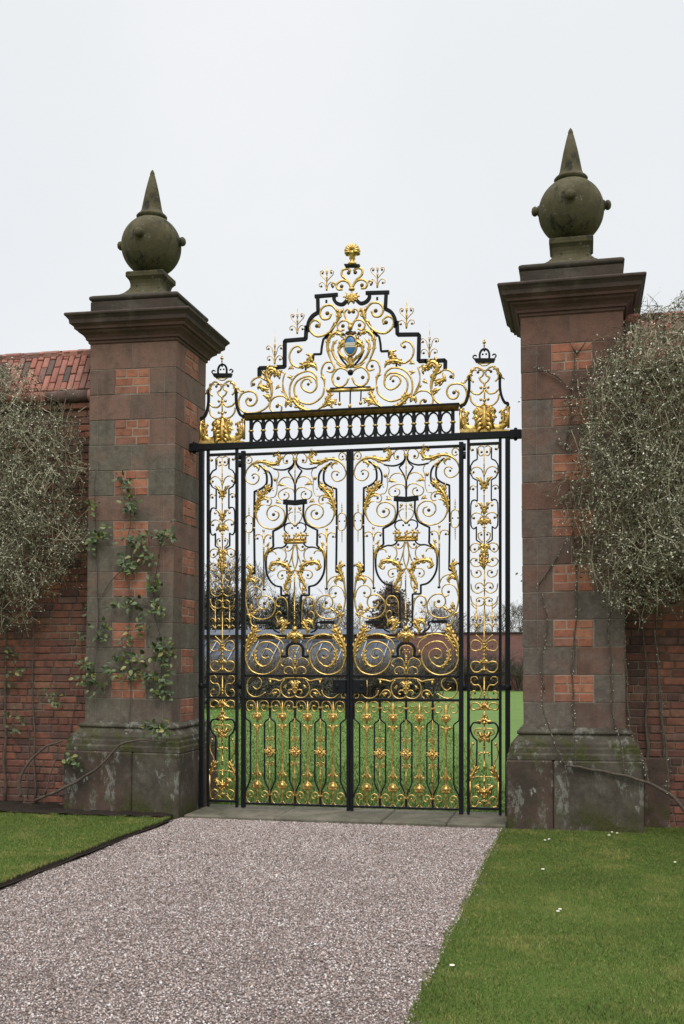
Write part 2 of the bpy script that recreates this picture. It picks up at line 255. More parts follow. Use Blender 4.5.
  ('b','scroll','g',1,[(539,4712),(515,4739),(551,4770),(604,4755),(642,4685),(622,4602),(551,4553),(468,4564)],19.9,14,1,(549,4714,16.2)),
  ('a','acanthus_leaf','g',1,[(539,4556),(444,4579),(373,4560),(349,4514)],62.9,4,0,None),
  ('a','acanthus_leaf','g',1,[(468,4566),(426,4627),(420,4669),(468,4684)],62.9,4,0,None),
  ('b','strap','k',1,[(468,4566),(470,4507)],19.2,14,1,None),
  ('b','table_bar','k',1,[(0,4327),(207,4327)],12.8,40,0,None),
  ('b','table_bar','g',1,[(0,4305),(207,4304)],36.2,34,0,None),
  ('o','table_bar','g',1,(229,4306),24.7,1.0),
  ('b','scroll','g',1,[(207,4286),(211,4180)],18.1,14,0,None),
  ('b','strap','k',1,[(111,4285),(109,4191)],12.8,14,0,None),
  ('o','boss','g',1,(109,4167),20.6,1.0),
  ('b','strap','k',0,[(0,4291),(0,4166)],14.4,14,0,None),
  ('o','boss','g',0,(-2,4137),19.2,1.4),
  ('b','vine','g',1,[(646,4229),(679,4297),(705,4366),(707,4447),(683,4507)],12.7,14,1,None),
  ('u','leaf_bud','g',1,(634,4549),50,37,-30),
  ('u','leaf_bud','g',1,(640,4457),52,40,10),
  ('u','leaf_bud','g',1,(719,4318),37,23,50),
  ('b','scroll','g',1,[(643,4222),(708,4266),(784,4262),(837,4213),(839,4142),(796,4100),(728,4107),(719,4160),(755,4191)],18.1,14,1,(765,4164,18.7)),
  ('a','acanthus_leaf','g',1,[(613,4200),(660,4198),(684,4162)],48.9,3,0,None),
  ('b','vine','g',1,[(643,4222),(702,4313),(708,4418),(696,4500),(737,4515)],12.7,14,1,None),
  ('u','leaf_bud','g',1,(766,4354),57,37,-40),
  ('u','leaf_bud','g',1,(631,4548),55,37,-20),
  ('a','acanthus_leaf','g',1,[(766,4461),(749,4503),(790,4495)],59.4,3,0,None),
  ('a','acanthus_leaf','g',1,[(807,4471),(790,4524),(837,4551),(880,4513),(872,4455),(843,4399),(825,4318),(833,4224)],76.9,8,0,None),
  ('a','acanthus_leaf','g',1,[(854,4340),(913,4354),(954,4381),(936,4440)],62.9,4,0,None),
  ('a','acanthus_leaf','g',1,[(843,4247),(878,4269),(919,4284)],52.4,3,0,None),
  ('b','scroll','g',1,[(829,4248),(860,4176),(925,4127),(1018,4104),(1111,4113),(1169,4161),(1178,4242),(1143,4307),(1076,4328),(1006,4309),(981,4240),(1018,4185),(1074,4183),(1099,4232),(1070,4268)],19.9,14,1,(1053,4240,18.7)),
  ('b','scroll','g',1,[(907,4442),(948,4469),(1000,4462),(1043,4423),(1041,4376)],19.9,14,1,(1020,4398,17.5)),
  ('b','scroll','g',1,[(1122,4337),(1157,4335),(1183,4369)],16.3,14,1,None),
 ],
 'PINN': [
  ('p','bracket_box','g',0,[(-240,3852),(238,3831),(238,3801),(-240,3822)],60),
  ('b','bracket_box','g',1,[(-233,3852),(-233,4040)],25.4,50,0,None),
  ('b','scroll','g',1,[(-195,3987),(-209,3927),(-182,3875),(-121,3854),(-61,3888),(-43,3940),(-55,4001),(-96,4031)],63.5,24,1,None),
  ('a','acanthus_leaf','g',1,[(-177,3875),(-192,3957),(-177,4017),(-212,4034)],61.3,4,0,None),
  ('a','acanthus_leaf','g',1,[(-55,3910),(-81,3972),(-121,3954)],61.3,4,0,None),
  ('a','acanthus_leaf','g',1,[(-40,3950),(-50,4001),(-86,4038),(-116,4014)],55.1,4,0,None),
  ('a','acanthus_leaf','g',0,[(0,3837),(0,3948),(0,4080)],145.5,5,0,None),
  ('a','acanthus_leaf','g',1,[(-15,3858),(-35,3970),(-61,4052),(-96,4039)],67.4,4,0,None),
  ('a','acanthus_leaf','g',1,[(-10,3868),(-25,3990),(-45,4072)],67.4,4,0,None),
  ('p','bracket_box','g',1,[(-61,3865),(0,3908),(0,3839),(-197,3847),(-177,3870),(-121,3847)],10),
  ('a','acanthus_leaf','g',1,[(-218,4019),(-233,4045),(-253,4051)],55.1,2,0,None),
  ('b','outline_bar','k',1,[(-154,4381),(-150,4300),(-155,4219),(-177,4139),(-202,4099),(-228,4091),(-228,4068)],28.0,30,1,None),
  ('a','acanthus_leaf','g',1,[(-121,4400),(-146,4391),(-167,4351),(-199,4328)],33.7,3,0,None),
  ('b','scroll','g',1,[(-106,4313),(-136,4350),(-121,4420),(-86,4461),(-40,4446),(-10,4409),(-20,4374),(-45,4360)],17.5,14,1,(-64,4412,14.2)),
  ('a','acanthus_leaf','g',1,[(-86,4448),(-126,4430),(-146,4391)],33.7,2,0,None),
  ('b','scroll','g',1,[(-53,4361),(-35,4324),(-5,4297),(0,4272)],17.5,14,1,None),
  ('b','scroll','g',1,[(-141,4239),(-106,4204),(-50,4196),(-15,4227),(0,4246)],17.5,14,1,None),
  ('o','boss','g',1,(-35,4257),16.8,1.0),
  ('o','boss','g',0,(0,4252),16.8,1.0),
  ('o','boss','g',1,(-35,4140),16.8,1.0),
  ('o','boss','g',0,(0,4130),19.3,1.0),
  ('b','scroll','g',1,[(-141,4188),(-131,4131),(-81,4083),(-25,4081),(0,4105)],17.5,14,1,None),
  ('b','scroll','g',0,[(0,4302),(0,4080)],14.3,14,0,None),
  ('b','scroll','g',0,[(-61,4432),(60,4425)],14.3,14,0,None),
  ('b','scroll','g',1,[(-66,4500),(0,4502)],17.5,14,0,None),
  ('b','scroll','g',1,[(-55,4497),(-20,4475),(0,4474)],11.1,14,1,None),
  ('p','finial_plate','k',0,[(-106,4549),(106,4537),(91,4501),(-86,4511)],50),
  ('b','outline_bar','k',1,[(-101,4546),(-114,4567),(-96,4583),(-76,4572)],12.6,14,1,None),
  ('b','outline_bar','k',1,[(-47,4546),(-45,4598),(-27,4629),(0,4641)],21.0,14,1,None),
  ('o','boss','k',1,(-17,4586),10.8,1.0),
  ('o','boss','k',0,(0,4621),10.8,1.0),
  ('r','finial','g',0,-3,4737,4646,6.3,[(4702,18.9,28.4),(4722,10.1,15.3),(4672,12.6,8.8)]),
 ],
}
STEMS = {
 'pier_ivy': [(-2.233, 3.378), (-2.172, 3.274), (-2.148, 3.171), (-2.136, 3.103), (-2.172, 2.786), (-2.087, 2.795), (-1.991, 2.804), (-2.209, 2.582), (-2.148, 2.536), (-2.172, 2.491), (-2.015, 2.635), (-1.906, 2.565), (-1.919, 2.373), (-1.894, 2.283), (-1.847, 2.147), (-1.823, 2.079), (-2.039, 2.058), (-2.318, 2.129), (-2.16, 2.15), (-1.775, 2.89), (-1.823, 2.801), (-1.727, 2.821), (-2.526, 2.805), (-2.453, 2.849), (-2.563, 2.726), (-2.551, 3.115), (-2.453, 1.924), (-2.502, 1.833), (-2.003, 1.91), (-2.172, 1.809), (-1.87, 1.729), (-1.775, 1.74), (-1.799, 1.684), (-1.823, 1.582), (-1.763, 1.571), (-2.306, 1.605), (-2.136, 1.559), (-2.015, 1.571), (-2.16, 1.469), (-2.33, 1.445), (-2.245, 1.4), (-1.979, 1.379), (-1.991, 1.435), (-1.799, 1.413), (-1.823, 1.357), (-1.763, 1.267), (-1.847, 1.255), (-2.551, 1.445), (-2.637, 1.513), (-2.489, 1.342), (-2.551, 1.307), (-2.674, 1.375), (-2.6, 1.49)],
 'wall_ivy': [(-3.607, 1.621), (-3.537, 1.441), (-3.63, 1.409), (-3.148, 1.202), (-3.102, 1.129), (-3.491, 0.936), (-3.56, 0.85), (-2.753, 2.088), (-2.786, 1.776), (-2.697, 2.192), (-2.741, 2.13), (-3.653, 0.986)],
 'base_ivy': [(-1.887, 0.906), (-1.803, 0.878), (-1.729, 0.918), (-2.723, 0.593), (-2.636, 0.544)],
 'ivy_stems': [[(-2.193, 0.811), (-2.172, 1.367), (-2.204, 1.772), (-2.182, 2.177), (-2.236, 2.582), (-2.172, 2.986), (-2.193, 3.391)], [(-2.52, 1.773), (-2.531, 2.282), (-2.542, 2.792), (-2.563, 3.2), (-2.553, 3.505)], [(-2.226, 2.531), (-2.41, 2.331), (-2.531, 2.18)], [(-2.629, 1.263), (-2.563, 1.569), (-2.531, 1.977)], [(-1.849, 1.268), (-1.849, 1.771), (-1.935, 2.174), (-1.871, 2.576), (-1.817, 2.876)], [(-2.193, 1.367), (-2.01, 1.57), (-1.871, 1.62)], [(-2.182, 2.177), (-2.01, 2.124), (-1.849, 2.093)], [(-2.215, 2.582), (-2.01, 2.659), (-1.903, 2.576)]],
 'ground_stems_left': [[(-3.107, 0.151), (-2.844, 0.26), (-2.572, 0.407), (-2.389, 0.521), (-2.218, 0.714), (-1.984, 0.777), (-1.721, 0.762)], [(-3.285, 0.177), (-3.273, 0.37), (-3.152, 0.576), (-2.975, 0.701), (-2.811, 0.754)], [(-3.008, 0.205), (-2.931, 0.459), (-2.844, 0.713)]],
 'right_stems': [[(2.234, 0.879), (2.216, 1.202), (2.216, 1.573), (2.243, 1.897), (2.252, 2.221), (2.234, 2.499), (2.207, 2.87)], [(2.207, 3.518), (2.143, 3.549), (2.061, 3.617)], [(2.153, 3.548), (2.189, 3.797), (2.198, 4.074), (2.234, 4.35), (2.243, 4.489)], [(2.234, 4.424), (2.189, 4.52)], [(2.243, 4.405), (2.325, 4.512)], [(1.961, 1.293), (1.924, 1.526), (1.961, 1.759), (1.979, 1.992), (1.915, 2.225)], [(2.207, 4.074), (2.052, 4.221), (1.961, 4.273), (1.878, 4.315)], [(1.897, 2.272), (2.052, 2.502), (2.143, 2.686)], [(2.594, 0.93), (2.567, 1.205), (2.558, 1.573), (2.531, 1.849), (2.567, 2.125)], [(2.727, 0.84), (2.71, 1.207), (2.692, 1.573), (2.674, 1.94)]],
 'right_base': [[(3.24, 0.191), (3.171, 0.27), (3.068, 0.365), (2.913, 0.451), (2.721, 0.518), (2.458, 0.566), (2.164, 0.615)], [(2.245, 0.598), (2.236, 0.753), (2.227, 0.935)], [(2.146, 0.614), (2.057, 0.796), (1.966, 1.069), (1.93, 1.298)], [(2.669, 0.535), (2.651, 0.761), (2.616, 0.941)], [(2.878, 0.45), (2.843, 0.674), (2.739, 0.897)], [(3.051, 0.391), (3.051, 0.633), (3.017, 0.946), (2.982, 1.395), (2.939, 1.844)]],
 'wires_left': [[(-2.533, 4.422), (-2.555, 0.958)], [(-1.809, 4.434), (-1.83, 0.967)]],
 'wires_right': [[(1.878, 4.515), (1.896, 0.994)], [(2.568, 4.473), (2.568, 1.002)]],
 'daisies': [(1.989, -1.316), (2.021, -1.256), (2.02, -2.638), (2.161, -3.995), (2.172, -3.937), (2.561, -0.747), (2.532, -0.925), (2.604, -0.796), (2.999, -2.137), (1.661, -5.335)],
}
# ------------------------------------------------------------------ objects
def tag(o, label=None, cat=None, group=None, kind=None):
    if label: o['label'] = label
    if cat: o['category'] = cat
    if group: o['group'] = group
    if kind: o['kind'] = kind
    return o
def empty(name, loc=(0, 0, 0), rot=(0, 0, 0)):
    o = bpy.data.objects.new(name, None); COL.objects.link(o)
    o.location = loc; o.rotation_euler = rot; o.empty_display_size = .2
    return o

class MB:
    def __init__(s): s.v = []; s.f = []; s.m = []
    def add(s, vs, fs, mi=0):
        n = len(s.v); s.v.extend(vs)
        for f in fs: s.f.append(tuple(i + n for i in f))
        if isinstance(mi, int): s.m.extend([mi] * len(fs))
        else: s.m.extend(mi)
    def box(s, x0, x1, y0, y1, z0, z1, c=.006, mi=0):
        # chamfered box
        c = min(c, (x1 - x0) * .4, (y1 - y0) * .4, (z1 - z0) * .4)
        X = (x0, x1); Y = (y0, y1); Z = (z0, z1); vs = []; idx = {}
        for i in (0, 1):
            for j in (0, 1):
                for k in (0, 1):
                    sx, sy, sz = (1 - 2 * i) * c, (1 - 2 * j) * c, (1 - 2 * k) * c
                    for a, d in enumerate(((0, sy, sz), (sx, 0, sz), (sx, sy, 0))):
                        idx[i, j, k, a] = len(vs); vs.append((X[i] + d[0], Y[j] + d[1], Z[k] + d[2]))
        fs = []
        I = lambda i, j, k, a: idx[i, j, k, a]
        for i in (0, 1):
            fs.append((I(i,0,0,0), I(i,1,0,0), I(i,1,1,0), I(i,0,1,0)))
            fs.append((I(0,i,0,1), I(1,i,0,1), I(1,i,1,1), I(0,i,1,1)))
            fs.append((I(0,0,i,2), I(1,0,i,2), I(1,1,i,2), I(0,1,i,2)))
        for j in (0, 1):
            for k in (0, 1):
                fs.append((I(0,j,k,1), I(1,j,k,1), I(1,j,k,2), I(0,j,k,2)))
                fs.append((I(j,0,k,0), I(j,1,k,0), I(j,1,k,2), I(j,0,k,2)))
                fs.append((I(j,k,0,0), I(j,k,1,0), I(j,k,1,1), I(j,k,0,1)))
        for i in (0, 1):
            for j in (0, 1):
                for k in (0, 1): fs.append((I(i,j,k,0), I(i,j,k,1), I(i,j,k,2)))
        cx, cy, cz = (x0+x1)/2, (y0+y1)/2, (z0+z1)/2
        out = []
        for f in fs:
            a, b, d = (Vector(vs[q]) for q in f[:3])
            n = (b - a).cross(d - a); ctr = sum((Vector(vs[q]) for q in f), Vector()) / len(f)
            out.append(f if n.dot(ctr - Vector((cx, cy, cz))) > 0 else f[::-1])
        s.add(vs, out, mi)
    def ring_tube(s, rings, mi=0, cap=True, mats=None):
        n = len(rings[0]); vs = [p for r in rings for p in r]; fs = []; ms = []
        for a in range(len(rings) - 1):
            for b in range(n):
                c = (b + 1) % n
                fs.append((a*n+b, a*n+c, (a+1)*n+c, (a+1)*n+b)); ms.append(mats[b] if mats else mi)
        if cap:
            fs.append(tuple(range(n))[::-1]); fs.append(tuple((len(rings)-1)*n + q for q in range(n))); ms += [mi, mi]
        s.add(vs, fs, ms)
    def tube(s, pts, r0, r1=None, n=6, mi=0, cap=True):
        if r1 is None: r1 = r0
        pts = [Vector(p) for p in pts]; rings = []; N = len(pts)
        ref = Vector((0.13, 1, .21)).normalized()
        for i, p in enumerate(pts):
            t = (pts[min(i+1, N-1)] - pts[max(i-1, 0)])
            t = t.normalized() if t.length > 1e-9 else Vector((0, 0, 1))
            a = t.cross(ref)
            if a.length < .05: a = t.cross(Vector((1, 0, 0)))
            a.normalize(); b = t.cross(a)
            r = r0 + (r1 - r0) * i / max(1, N - 1)
            rings.append([tuple(p + a * (r * math.cos(2*PI*k/n)) + b * (r * math.sin(2*PI*k/n))) for k in range(n)])
        s.ring_tube(rings, mi, cap)
    def lathe(s, prof, cx=0, cy=0, n=24, mi=0):
        rings = [[(cx + r*math.cos(2*PI*k/n), cy + r*math.sin(2*PI*k/n), z) for k in range(n)] for r, z in prof]
        s.ring_tube(rings, mi, True)
    def ellipsoid(s, c, rx, ry, rz, n=10, m=6, mi=0):
        vs = []; fs = []
        for i in range(m + 1):
            th = PI * i / m
            for k in range(n):
                ph = 2*PI*k/n
                vs.append((c[0]+rx*math.sin(th)*math.cos(ph), c[1]+ry*math.sin(th)*math.sin(ph), c[2]-rz*math.cos(th)))
        for i in range(m):
            for k in range(n):
                l = (k+1) % n; fs.append((i*n+k, i*n+l, (i+1)*n+l, (i+1)*n+k))
        s.add(vs, fs, mi)
    def build(s, name, mats, parent=None, smooth=False):
        me = bpy.data.meshes.new(name)
        me.from_pydata([tuple(v) for v in s.v], [], s.f)
        mats = mats if isinstance(mats, (list, tuple)) else [mats]
        for m in mats: me.materials.append(m)
        if len(mats) > 1: me.polygons.foreach_set('material_index', s.m)
        if smooth: me.polygons.foreach_set('use_smooth', [True] * len(s.f))
        me.update()
        o = bpy.data.objects.new(name, me); COL.objects.link(o)
        if parent: o.parent = parent
        return o
def np_mesh(name, V, Fq, mat, parent=None, matidx=None):
    me = bpy.data.meshes.new(name)
    V = np.asarray(V, dtype=np.float32); Fq = np.asarray(Fq, dtype=np.int32); k = Fq.shape[1]
    me.vertices.add(len(V)); me.vertices.foreach_set('co', V.ravel())
    me.loops.add(Fq.size); me.loops.foreach_set('vertex_index', Fq.ravel())
    me.polygons.add(len(Fq)); me.polygons.foreach_set('loop_start', np.arange(0, Fq.size, k, dtype=np.int32))
    me.polygons.foreach_set('loop_total', np.full(len(Fq), k, dtype=np.int32))
    for m in (mat if isinstance(mat, (list, tuple)) else [mat]): me.materials.append(m)
    if matidx is not None: me.polygons.foreach_set('material_index', np.asarray(matidx, dtype=np.int32))
    me.update(calc_edges=True); me.validate()
    o = bpy.data.objects.new(name, me); COL.objects.link(o)
    if parent: o.parent = parent
    return o

# ------------------------------------------------------------------ materials
class NT:
    def __init__(s, name):
        s.mat = bpy.data.materials.new(name); s.mat.use_nodes = True
        s.t = s.mat.node_tree; s.b = s.t.nodes['Principled BSDF']; s.tc = None
    def n(s, typ, **kw):
        q = s.t.nodes.new(typ)
        for k, v in kw.items():
            if k in q.inputs: q.inputs[k].default_value = v
            else: setattr(q, k, v)
        return q
    def l(s, a, b): s.t.links.new(a, b)
    def co(s, scale=None):
        if not s.tc: s.tc = s.n('ShaderNodeTexCoord')
        o = s.tc.outputs['Object']
        if scale:
            m = s.n('ShaderNodeMapping'); m.inputs['Scale'].default_value = scale; s.l(o, m.inputs['Vector']); o = m.outputs[0]
        return o
    def noise(s, scale, detail=4, rough=.55, vec=None):
        q = s.n('ShaderNodeTexNoise'); q.inputs['Scale'].default_value = scale; q.inputs['Detail'].default_value = detail
        q.inputs['Roughness'].default_value = rough; s.l(vec or s.co(), q.inputs['Vector']); return q.outputs['Fac']
    def voro(s, scale, vec=None, feature='F1'):
        q = s.n('ShaderNodeTexVoronoi'); q.feature = feature; q.inputs['Scale'].default_value = scale
        s.l(vec or s.co(), q.inputs['Vector']); return q
    def ramp(s, fac, stops, interp='LINEAR'):
        q = s.n('ShaderNodeValToRGB'); r = q.color_ramp; r.interpolation = interp
        while len(r.elements) < len(stops): r.elements.new(.5)
        for e, (p, c) in zip(r.elements, stops):
            e.position = p; e.color = (*c, 1) if len(c) == 3 else c
        s.l(fac, q.inputs[0]); return q.outputs[0]
    def mix(s, fac, a, b, blend='MIX'):
        q = s.n('ShaderNodeMix'); q.data_type = 'RGBA'; q.blend_type = blend
        for sock, v in ((q.inputs[0], fac), (q.inputs[6], a), (q.inputs[7], b)):
            if isinstance(v, (int, float)): sock.default_value = v
            elif isinstance(v, tuple): sock.default_value = (*v, 1)
            else: s.l(v, sock)
        return q.outputs[2]
    def math(s, op, a, b=0.0, clamp=False):
        q = s.n('ShaderNodeMath'); q.operation = op; q.use_clamp = clamp
        for sock, v in ((q.inputs[0], a), (q.inputs[1], b)):
            if isinstance(v, (int, float)): sock.default_value = v
            else: s.l(v, sock)
        return q.outputs[0]
    def island(s): return s.n('ShaderNodeNewGeometry').outputs['Random Per Island']
    def objz(s):
        q = s.n('ShaderNodeSeparateXYZ'); s.l(s.co(), q.inputs[0]); return q.outputs[2]
    def rng(s, v, a, b, c=0., d=1.):
        q = s.n('ShaderNodeMapRange'); s.l(v, q.inputs[0])
        for i, x in enumerate((a, b, c, d)): q.inputs[i+1].default_value = x
        return q.outputs[0]
    def bump(s, h, strength=.5, dist=.01, prev=None):
        q = s.n('ShaderNodeBump'); q.inputs['Strength'].default_value = strength; q.inputs['Distance'].default_value = dist
        s.l(h, q.inputs['Height'])
        if prev: s.l(prev, q.inputs['Normal'])
        return q.outputs[0]
    def done(s, col=None, rough=.8, metal=0., nrm=None, spec=None):
        for k, v in (('Base Color', col), ('Roughness', rough), ('Metallic', metal), ('Normal', nrm), ('Specular IOR Level', spec)):
            if v is None: continue
            if isinstance(v, (int, float)): s.b.inputs[k].default_value = v
            elif isinstance(v, tuple): s.b.inputs[k].default_value = (*v, 1)
            else: s.l(v, s.b.inputs[k])
        return s.mat

def m_stone(name, reds, greys, grey_amt, moss=.0, lichen=0., dark=0.):
    t = NT(name)
    isl = t.island()
    base = t.ramp(isl, [(0, reds[0]), (.3, reds[1]), (.6, reds[2]), (.8, tuple(x*1.15 for x in reds[1])), (1, tuple(x*.85 for x in reds[0]))])
    n1 = t.noise(1.7, 5, .6); n2 = t.noise(9, 6, .65); n3 = t.noise(60, 4, .7)
    g = t.ramp(t.noise(22, 4), [(.3, greys[0]), (.7, greys[1])])
    f = t.math('ADD', t.math('MULTIPLY', n1, .9), t.math('MULTIPLY', isl, .42))
    zz = t.rng(t.objz(), 4.6, 2.2, -.16, .12); f = t.math('ADD', f, zz)
    col = t.mix(t.rng(f, .84 - grey_amt * .5, 1.02 - grey_amt * .5), base, g)
    col = t.mix(t.rng(n2, .5, .75, 0, .55), col, (.045, .034, .028))
    if dark: col = t.mix(t.rng(t.noise(2.6, 6, .7), .42, .62, 0, dark), col, (.028, .022, .016))
    sv = t.noise(3.2, 6, .65, t.co((1.6, 1.6, .22)))
    col = t.mix(t.rng(sv, .48, .72, 0, .5), col, (.05, .042, .034))
    col = t.mix(t.rng(t.noise(2.1, 5, .7), .55, .75, 0, .35), col, (.27, .235, .195))
    # lichen blooms
    if lichen:
        v = t.noise(5.5, 8, .74, t.co((1.25, 1.25, .6)))
        col = t.mix(t.rng(v, .545, .59, 0, lichen), col, t.ramp(n2, [(.3, (.215, .21, .18)), (.7, (.13, .13, .105))]))
        col = t.mix(t.rng(t.noise(7.1, 7, .7, t.co((1.3, 1.1, .9))), .63, .67, 0, lichen), col, (.30, .295, .255))
    if moss:
        z = t.objz()
        mz = t.math('MULTIPLY', t.rng(t.noise(4.2, 7, .7), .47, .58), moss)
        lo = t.math('MAXIMUM', t.rng(z, .34, .10), t.math('MULTIPLY', t.rng(z, .55, .68), t.rng(z, .95, .8)))
        col = t.mix(t.math('MULTIPLY', mz, lo), col, t.ramp(n3, [(.3, (.022, .028, .008)), (.7, (.075, .075, .018))]))
    col = t.mix(t.rng(n3, .35, .75, 0, .35), col, (.05, .04, .035))
    b = t.bump(n3, .35, .006); b = t.bump(n2, .5, .02, b)
    return t.done(col, .92, 0, b, .25)

RED = ((.185, .108, .083), (.225, .13, .098), (.155, .098, .078))
M_SHAFT = m_stone('red_sandstone', RED, ((.115, .097, .074), (.165, .142, .112)), .5)
M_SHAFT2 = m_stone('brown_red_sandstone', ((.150, .079, .059), (.178, .094, .069), (.122, .070, .055)), ((.12, .095, .078), (.17, .145, .12)), .34)
M_PLINTH = m_stone('stained_plinth_stone', ((.125, .078, .058), (.105, .066, .05), (.145, .09, .068)), ((.075, .064, .047), (.12, .105, .08)), .4, moss=1.0, lichen=.95, dark=.7)
M_CORN = m_stone('weathered_cornice_stone', ((.075, .052, .042), (.085, .055, .045), (.07, .05, .04)), ((.045, .042, .03), (.075, .068, .05)), .6, dark=.6)
M_CORNU = m_stone('cornice_underside_stone', ((.14, .075, .06), (.15, .08, .064), (.12, .066, .054)), ((.09, .07, .055), (.10, .075, .06)), .1, dark=.3)
def m_finial():
    t = NT('mossy_finial_stone')
    n1 = t.noise(4, 6, .65); n2 = t.noise(26, 5, .7); n3 = t.noise(80, 3)
    col = t.ramp(n1, [(.3, (.05, .043, .024)), (.5, (.085, .074, .04)), (.72, (.125, .108, .07))])
    v = t.noise(7, 8, .78, t.co((1, 1, .55)))
    col = t.mix(t.rng(v, .52, .60, 0, .9), col, (.022, .021, .018))
    col = t.mix(t.rng(t.noise(9, 7, .75), .63, .69, 0, .8), col, (.27, .26, .22))
    col = t.mix(t.rng(n2, .45, .8, 0, .5), col, (.05, .043, .02))
    return t.done(col, .95, 0, t.bump(n2, .5, .01, t.bump(n3, .3, .005)), .2)
M_FIN = m_finial()
def m_brick(name, stops, dirt=.45, green=.0):
    t = NT(name)
    n1 = t.noise(14, 5, .65); n2 = t.noise(90, 4, .7); n3 = t.noise(1.3, 5, .6)
    col = t.ramp(t.island(), stops)
    col = t.mix(t.rng(n1, .42, .72, 0, dirt), col, (.05, .03, .026))
    col = t.mix(t.rng(n3, .52, .72, 0, dirt), col, (.05, .036, .03))
    col = t.mix(t.rng(n2, .62, .8, 0, .5), col, (.34, .25, .2))
    if green: col = t.mix(t.math('MULTIPLY', t.rng(t.noise(3, 6, .7), .5, .68), green), col, (.075, .075, .05))
    return t.done(col, .9, 0, t.bump(n2, .45, .006, t.bump(n1, .4, .012)), .25)
M_BRICK = m_brick('old_wall_brick', [(0, (.22, .085, .058)), (.3, (.16, .066, .05)), (.5, (.27, .105, .064)), (.72, (.095, .048, .042)), (.86, (.18, .10, .078)), (1, (.25, .115, .072))], .7, .45)
M_BRICKP = m_brick('orange_panel_brick', [(0, (.35, .135, .08)), (.25, (.27, .105, .068)), (.5, (.38, .165, .10)), (.7, (.29, .125, .085)), (.85, (.22, .12, .09)), (1, (.40, .21, .14))], .5)
M_TILE = m_brick('coping_brick', [(0, (.33, .125, .09)), (.3, (.41, .19, .145)), (.55, (.32, .13, .10)), (.72, (.17, .105, .085)), (.82, (.11, .085, .072)), (1, (.38, .18, .14))], .35)
def m_mortar(name, a, b):
    t = NT(name); n = t.noise(40, 5, .7)
    return t.done(t.ramp(t.noise(3, 5), [(.35, a), (.65, b)]), .95, 0, t.bump(n, .6, .006), .2)
M_MORT = m_mortar('dark_lime_mortar', (.08, .058, .046), (.19, .15, .12))
M_MORTP = m_mortar('pale_lime_mortar', (.25, .17, .125), (.33, .25, .20))
M_WIRE = None
M_JOINT = m_mortar('stone_joint', (.12, .095, .08), (.26, .22, .18))
def m_gold():
    t = NT('gilded_iron')
    n = t.noise(48, 5, .68); n2 = t.noise(220, 3)
    col = t.ramp(n, [(.30, (.20, .115, .03)), (.44, (.50, .32, .09)), (.58, (.70, .48, .16)), (.75, (.82, .61, .26))])
    return t.done(col, t.rng(n, .3, .7, .24, .4), .9, t.bump(n2, .12, .002))
M_GOLD = m_gold()
def m_black():
    t = NT('black_painted_iron')
    n = t.noise(30, 4)
    return t.done(t.ramp(n, [(.3, (.005, .0055, .007)), (.7, (.009, .0095, .012))]), t.rng(n, .3, .7, .4, .6), 0, t.bump(t.noise(160, 3), .15, .002), .2)
M_BLACK = m_black()
def m_simple(name, c, rough=.8, metal=0., sc=20, var=.35, spec=.3):
    t = NT(name); n = t.noise(sc, 4)
    a = tuple(x * (1 - var) for x in c); b = tuple(min(1, x * (1 + var)) for x in c)
    return t.done(t.ramp(n, [(.3, a), (.7, b)]), rough, metal, t.bump(n, .2, .004), spec)
M_WIRE = m_simple('galvanised_wire', (.17, .165, .155), .5)
M_DGOLD = m_simple('dulled_gilding', (.13, .075, .022), .45, .7)
M_BLUE = m_simple('blue_enamel', (.035, .16, .36), .3, 0, 20, .1, .5)
M_CREAM = m_simple('cream_enamel', (.62, .56, .42), .4, 0, 30, .1)
M_SILL = m_stone('threshold_stone', ((.17, .155, .115), (.2, .18, .135), (.15, .14, .105)), ((.10, .10, .065), (.15, .145, .1)), .5, dark=.3)
M_BARK = m_simple('grey_brown_bark', (.085, .068, .052), .9, 0, 30)
M_TWIG = None
def m_island(name, stops, rough=.7, spec=.3, sub=0):
    t = NT(name); col = t.ramp(t.island(), stops)
    return t.done(col, rough, 0, None, spec)
M_TWIG = m_island('twig_bark', [(0, (.085, .072, .045)), (.5, (.16, .145, .09)), (.8, (.27, .255, .165)), (1, (.42, .40, .28))], .8)
M_TWIGD = m_island('dark_twig_bark', [(0, (.06, .045, .035)), (.6, (.10, .08, .06)), (1, (.15, .125, .1))], .85)
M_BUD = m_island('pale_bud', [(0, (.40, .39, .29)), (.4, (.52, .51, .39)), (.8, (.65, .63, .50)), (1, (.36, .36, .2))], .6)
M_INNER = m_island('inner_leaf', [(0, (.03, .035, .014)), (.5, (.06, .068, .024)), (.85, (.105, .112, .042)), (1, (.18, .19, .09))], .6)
M_IVY = m_island('climber_leaf', [(0, (.022, .036, .010)), (.45, (.045, .072, .018)), (.78, (.08, .12, .028)), (.93, (.15, .17, .04)), (1, (.25, .23, .06))], .45, .5)
def m_grass(name, stops, pale):
    t = NT(name); col = t.ramp(t.island(), stops)
    col = t.mix(t.rng(t.noise(2.2, 7, .72), .5, .68, 0, .75), col, pale)
    col = t.mix(t.rng(t.noise(.9, 5, .62), .47, .68, 0, .6), col, tuple(x*.6 for x in stops[1][1]))
    return t.done(col, .7, 0, None, .22)
def m_peb(name, stops, rough):
    t = NT(name); col = t.ramp(t.island(), stops)
    col = t.mix(t.rng(t.noise(1.4, 6, .65), .52, .74, 0, .4), col, (.15, .105, .085))
    return t.done(col, rough, 0, None, .3)
M_GRASS = m_grass('grass_blade', [(0, (.055, .098, .016)), (.4, (.083, .135, .022)), (.75, (.115, .165, .03)), (.9, (.18, .19, .05)), (1, (.34, .29, .12))], (.30, .255, .085))
